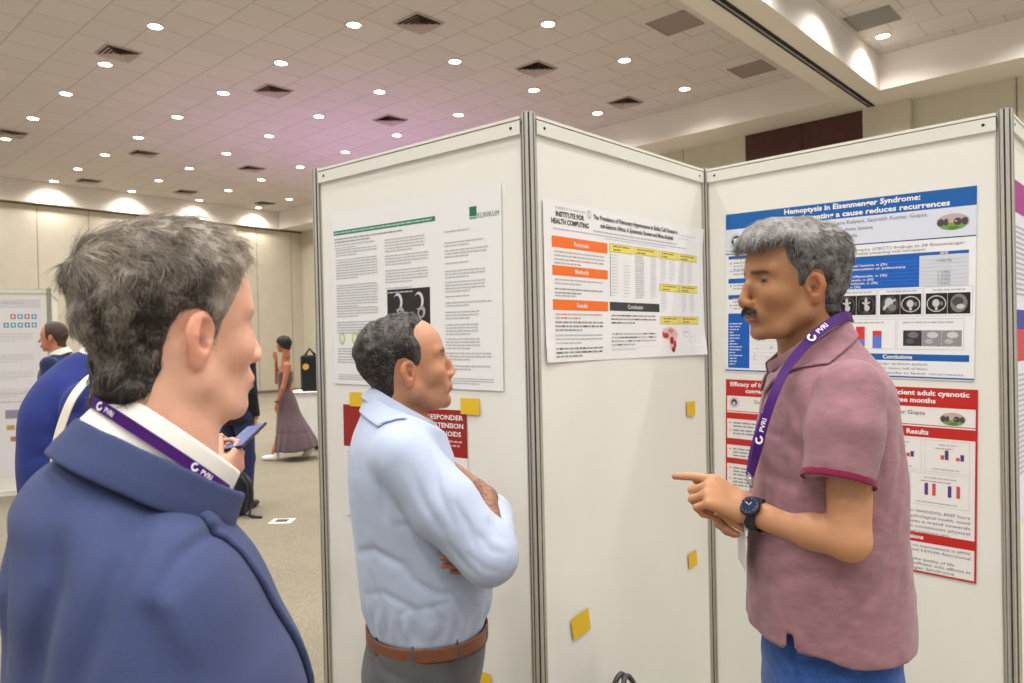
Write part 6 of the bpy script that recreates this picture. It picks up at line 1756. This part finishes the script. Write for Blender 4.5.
# --- woman walking away to the left in a long dress
def woman():
    Y = 10.3; t = thing('person', 'person with black hair in a long strapless grey mauve dress and white shoes, walking left', 'person', at(287, 459, Y)*A3(1, 1, 0))
    ho = at(283.5, 344.5, Y); yaw = math.radians(172); k = .95
    nk = at(285.5, 358, Y); ch = at(286, 375, Y); wa = at(286, 390, Y); hip = at(288, 405, Y)
    sn, sf = at(288, 366, Y-.15), at(284, 366, Y+.16); en, ef = at(283, 388, Y-.22), at(277, 382, Y+.2); wn, wf = at(277, 403, Y-.20), at(276, 361, Y+.10)
    an, af = at(274, 453, Y-.08), at(306, 450, Y+.08)
    def body(P):
        P = P.astype(np.float64); d = small_head(ho, yaw, k, P)
        d = smin(d, chain(P, [nk, ch, wa, hip], [.05, .09, .085, .10], .03), .02)
        d = smin(d, cap(P, sn, sf, .040), .03)
        d = smin(d, chain(P, [sn, en, wn], [.042, .032, .022], .01), .012); d = smin(d, chain(P, [sf, ef, wf], [.042, .032, .022], .01), .012)
        for w, dr in ((wn, A3(-.02, 0, -1)), (wf, A3(-.1, 0, 1))):
            dr = dr/np.linalg.norm(dr); h = w+dr*.045; d = smin(d, ell(P, h, (.028, .018, .045)), .01)
            for j in range(4): d = smin(d, cap(P, h+dr*.03+A3(.02-.013*j, 0, 0), h+dr*.085+A3(.018-.013*j, 0, 0), .008, .007), .003)
            d = smin(d, cap(P, h+A3(-.02, 0, 0), h+dr*.04+A3(-.035, 0, 0), .010, .008), .004)
        for a, kx in ((an, hip+A3(-.10, -.05, -.42)), (af, hip+A3(.06, .05, -.42))): d = smin(d, chain(P, [hip, kx, a], [.09, .055, .038], .02), .02)
        return d
    lo, hi = bounds([ho, sn, sf, an, af, ef, en], .14); lo[2] = .02
    sdf_obj('body', body, lo, hi, .010, m_skin, t, small_skin(ho, yaw, k, (176, 112, 80)))
    simple_hair(t, ho, yaw, k, (22, 18, 18), [(.13, .19), (.112, .06), (.085, .030), (.060, .020), (.030, .005), (.022, -.04), (.00, -.05), (-.05, -.06), (-.09, -.075), (-.17, -.07), (-.17, .19)], .020, .008)
    z0 = at(287, 371, Y)[2]; ZZ = lambda py: at(287, py, Y)[2]; XX = lambda px: at(px, 400, Y)[0]
    K = [(ZZ(371), (XX(279)+XX(293))/2, .105, .15), (ZZ(380), (XX(279)+XX(293))/2, .100, .14), (ZZ(388), XX(285.5), .090, .125), (ZZ(400), XX(287), .125, .16), (ZZ(415), XX(289), .165, .20), (ZZ(430), XX(293), .23, .27), (ZZ(444), XX(296), .29, .32), (ZZ(454), XX(297.5), .32, .34)]
    def dress(P):
        P = P.astype(np.float64); q = P-A3(0, Y, 0)
        an_ = np.arctan2(q[:, 1], q[:, 0]-XX(292)); s_ = sstep(ZZ(400), ZZ(450), P[:, 2])
        d = loft(q, [(z, cx, 0, a, b) for z, cx, a, b in K], 2.0)+.010*np.sin(an_*17+2*vnoise(P, 3.0))*s_
        d += .006*np.exp(-((P[:, 2]-ZZ(432))/.02)**2)
        # hem sweeps up behind
        return smax(d, -(P[:, 2]-.13-.06*np.clip((P[:, 0]-XX(300))/.3, 0, 1)), .006)
    sdf_obj('dress', dress, (XX(268), Y-.45, .05), (XX(325), Y+.45, z0+.02), .013, cloth('mauve_grey_crepe', (100, 80, 86)), t)
    shoe(t, an[0]-.02, an[1], yaw, (236, 232, 226), .95, name='shoe'); 
    R2 = frame(yaw, math.radians(-38)); c2 = at(308, 452, Y+.08)
    sdf_obj('shoe', lambda P: ell(P, c2, (.125, .045, .045), R2), c2-.16, c2+.16, .012, mat('leather_236_232_226', (236, 232, 226)), t)
    mb = MB(); mb.tube([wn+.027*A3(math.cos(a), math.sin(a), 0)+A3(0, 0, .02) for a in np.linspace(0, 6.28, 12)], .010, 6); mb.build('bracelet', [mat('bracelet_dark', (40, 26, 24), .5)], t, True)
woman()

# --- table under a white cloth with a black bag on it
Y = 11.6; c = at(322, 440, Y); c[2] = 0; ztab = at(310, 391, Y)[2]
tt = thing('banquet_table', 'table under a white cloth at the left end of the near boards', 'table', c)
mb = MB(); mb.box((-.48, -.38, ztab-.03), (.6, .38, ztab-.004), None, c); mb.build('table_top', [mat('table_wood', (150, 120, 90))], tt)
for sx in (-.42, .54):
    for sy in (-.32, .32): mb = MB(); mb.tube([c+A3(sx, sy, 0), c+A3(sx, sy, ztab-.03)], .015, 8); mb.build('leg', [mat('dark_metal', (70, 70, 70), .35, metal=.8)], tt)
V, F = [], []; n = 120
for j in range(9):
    z = ztab+.004 - (ztab-.08)*max(0, j-1)/7
    for i in range(n):
        a = 2*math.pi*i/n; sx, sy = math.cos(a), math.sin(a); m_ = max(abs(sx), abs(sy)); e = (.56/(m_**.92), .42/(m_**.92))
        w = .022*math.sin(a*14)*max(0, j-1)/7; V.append((c[0]+.06+sx*(e[0]+w), c[1]+sy*(e[1]+w), z))
for j in range(8):
    for i in range(n): F.append((j*n+i, j*n+(i+1) % n, (j+1)*n+(i+1) % n, (j+1)*n+i))
F.append(tuple(range(n)))
o = mk('tablecloth', V, F, cloth('white_table_linen', (236, 234, 230)), None, True); props(o, 'white cloth draped over the table behind the dress of the walking woman', 'tablecloth')
bc = at(311, 372, Y); bc[2] = ztab+.006
tb = thing('handbag', 'black bag standing on the white tablecloth at the left end of the near boards', 'bag', bc)
mb = MB(); mb.box((-.15, -.12, 0), (.18, .12, .56), frame(.2), bc, bev=.03); mb.build('bag_body', [cloth('black_nylon')], tb)
mb = MB(); mb.tube([bc+A3(-.08, -.05, .54), bc+A3(0.0, -.06, .66), bc+A3(.10, -.05, .54)], .02, 8); mb.build('handle', [mat('strap_black')], tb, True)
mb = MB(); mb.lathe([(.0, 0), (.05, 0), (.05, .01)], bc+A3(-.04, -.14, .38), 14, axis=np.array([[1, 0, 0], [0, 0, -1], [0, 1, 0]])); mb.build('tag', [mat('tag_yellow', (206, 160, 60), .5)], tb)

# --- far display boards at the left, one with a poster of small coloured pictures
FB0, FB1 = at(-210, 400, 7.0), at(52, 400, 7.9)
zt_f = at(30, 288, 7.8)[2]; FB2 = at(60, 400, 9.0)
board(9, FB0[:2], FB1[:2], 'white display board at the far left edge, behind the men in blue', ztop=zt_f, posts_r=.022)
board(10, FB1[:2], FB2[:2], 'narrow end board joined to the far left display board', ztop=zt_f, posts_r=.022)
post(FB1[0], FB1[1], 'aluminium corner post of the far left display boards', zt=zt_f+.006); post(FB0[0], FB0[1], 'aluminium post of the far left boards beyond the left picture edge', zt=zt_f+.006)
LFB = BOARD[4][2]
s = Sheet(1.20, .98, (232, 230, 234), wave=0.001)
s.rect(.0, .0, 1.2, .09, (214, 212, 220)); s.words(.05, .03, 1.1, 2, .03, .012, GR, .95)
cols_ = [(200, 80, 90), (60, 160, 200), (190, 90, 110), (50, 150, 190), (40, 170, 190), (60, 150, 180), (50, 130, 170), (70, 160, 190), (60, 170, 200)]
for i in range(4): s.rect(.93+i*.062, .155, .975+i*.062, .205, cols_[i % 9], 2); s.oval(.9525+i*.062, .18, .012, .016, (230, 236, 240), 3)
for i in range(5): s.rect(.868+i*.062, .245, .913+i*.062, .295, cols_[(i+3) % 9], 2); s.oval(.8905+i*.062, .27, .012, .016, (230, 236, 240), 3)
for y0 in (.12, .34, .52, .70): s.words(.05, y0, .75, 6, .024, .009, LG); s.words(.80, y0+.24, 1.15, 4, .024, .009, LG)
s.build('research_poster', 'pale poster with two rows of small blue and red pictures on the far left board', 'poster', 4, LFB-1.28, zt_f-.12)
s = Sheet(1.20, .85, (226, 224, 228), wave=0.001)
s.words(.05, .05, 1.1, 2, .03, .012, GR, .95)
for x, y, w, h, c_ in ((.62, .16, .10, .05, (150, 150, 170)), (.84, .14, .30, .09, (150, 140, 160)), (.85, .30, .07, .05, (190, 160, 70)), (.95, .31, .10, .04, (170, 80, 110)), (.88, .42, .08, .05, (190, 120, 80)), (.62, .42, .10, .04, (150, 150, 160))): s.rect(x, y, x+w, y+h, c_, 2)
for y0 in (.14, .40, .60): s.words(.05, y0, .55, 5, .024, .009, LG)
s.build('research_poster', 'pale poster with small charts below it on the far left board', 'poster', 4, LFB-1.26, zt_f-1.14)
EXPOSURE = 0.2
SC.view_settings.view_transform = 'Standard'
SC.view_settings.look = 'None'
SC.view_settings.exposure = EXPOSURE
SC.view_settings.gamma = 1
SC.view_settings.use_curve_mapping = False
SC.cycles.use_denoising = True
SC.cycles.max_bounces = 6
SC.cycles.diffuse_bounces = 3
SC.cycles.sample_clamp_indirect = 5
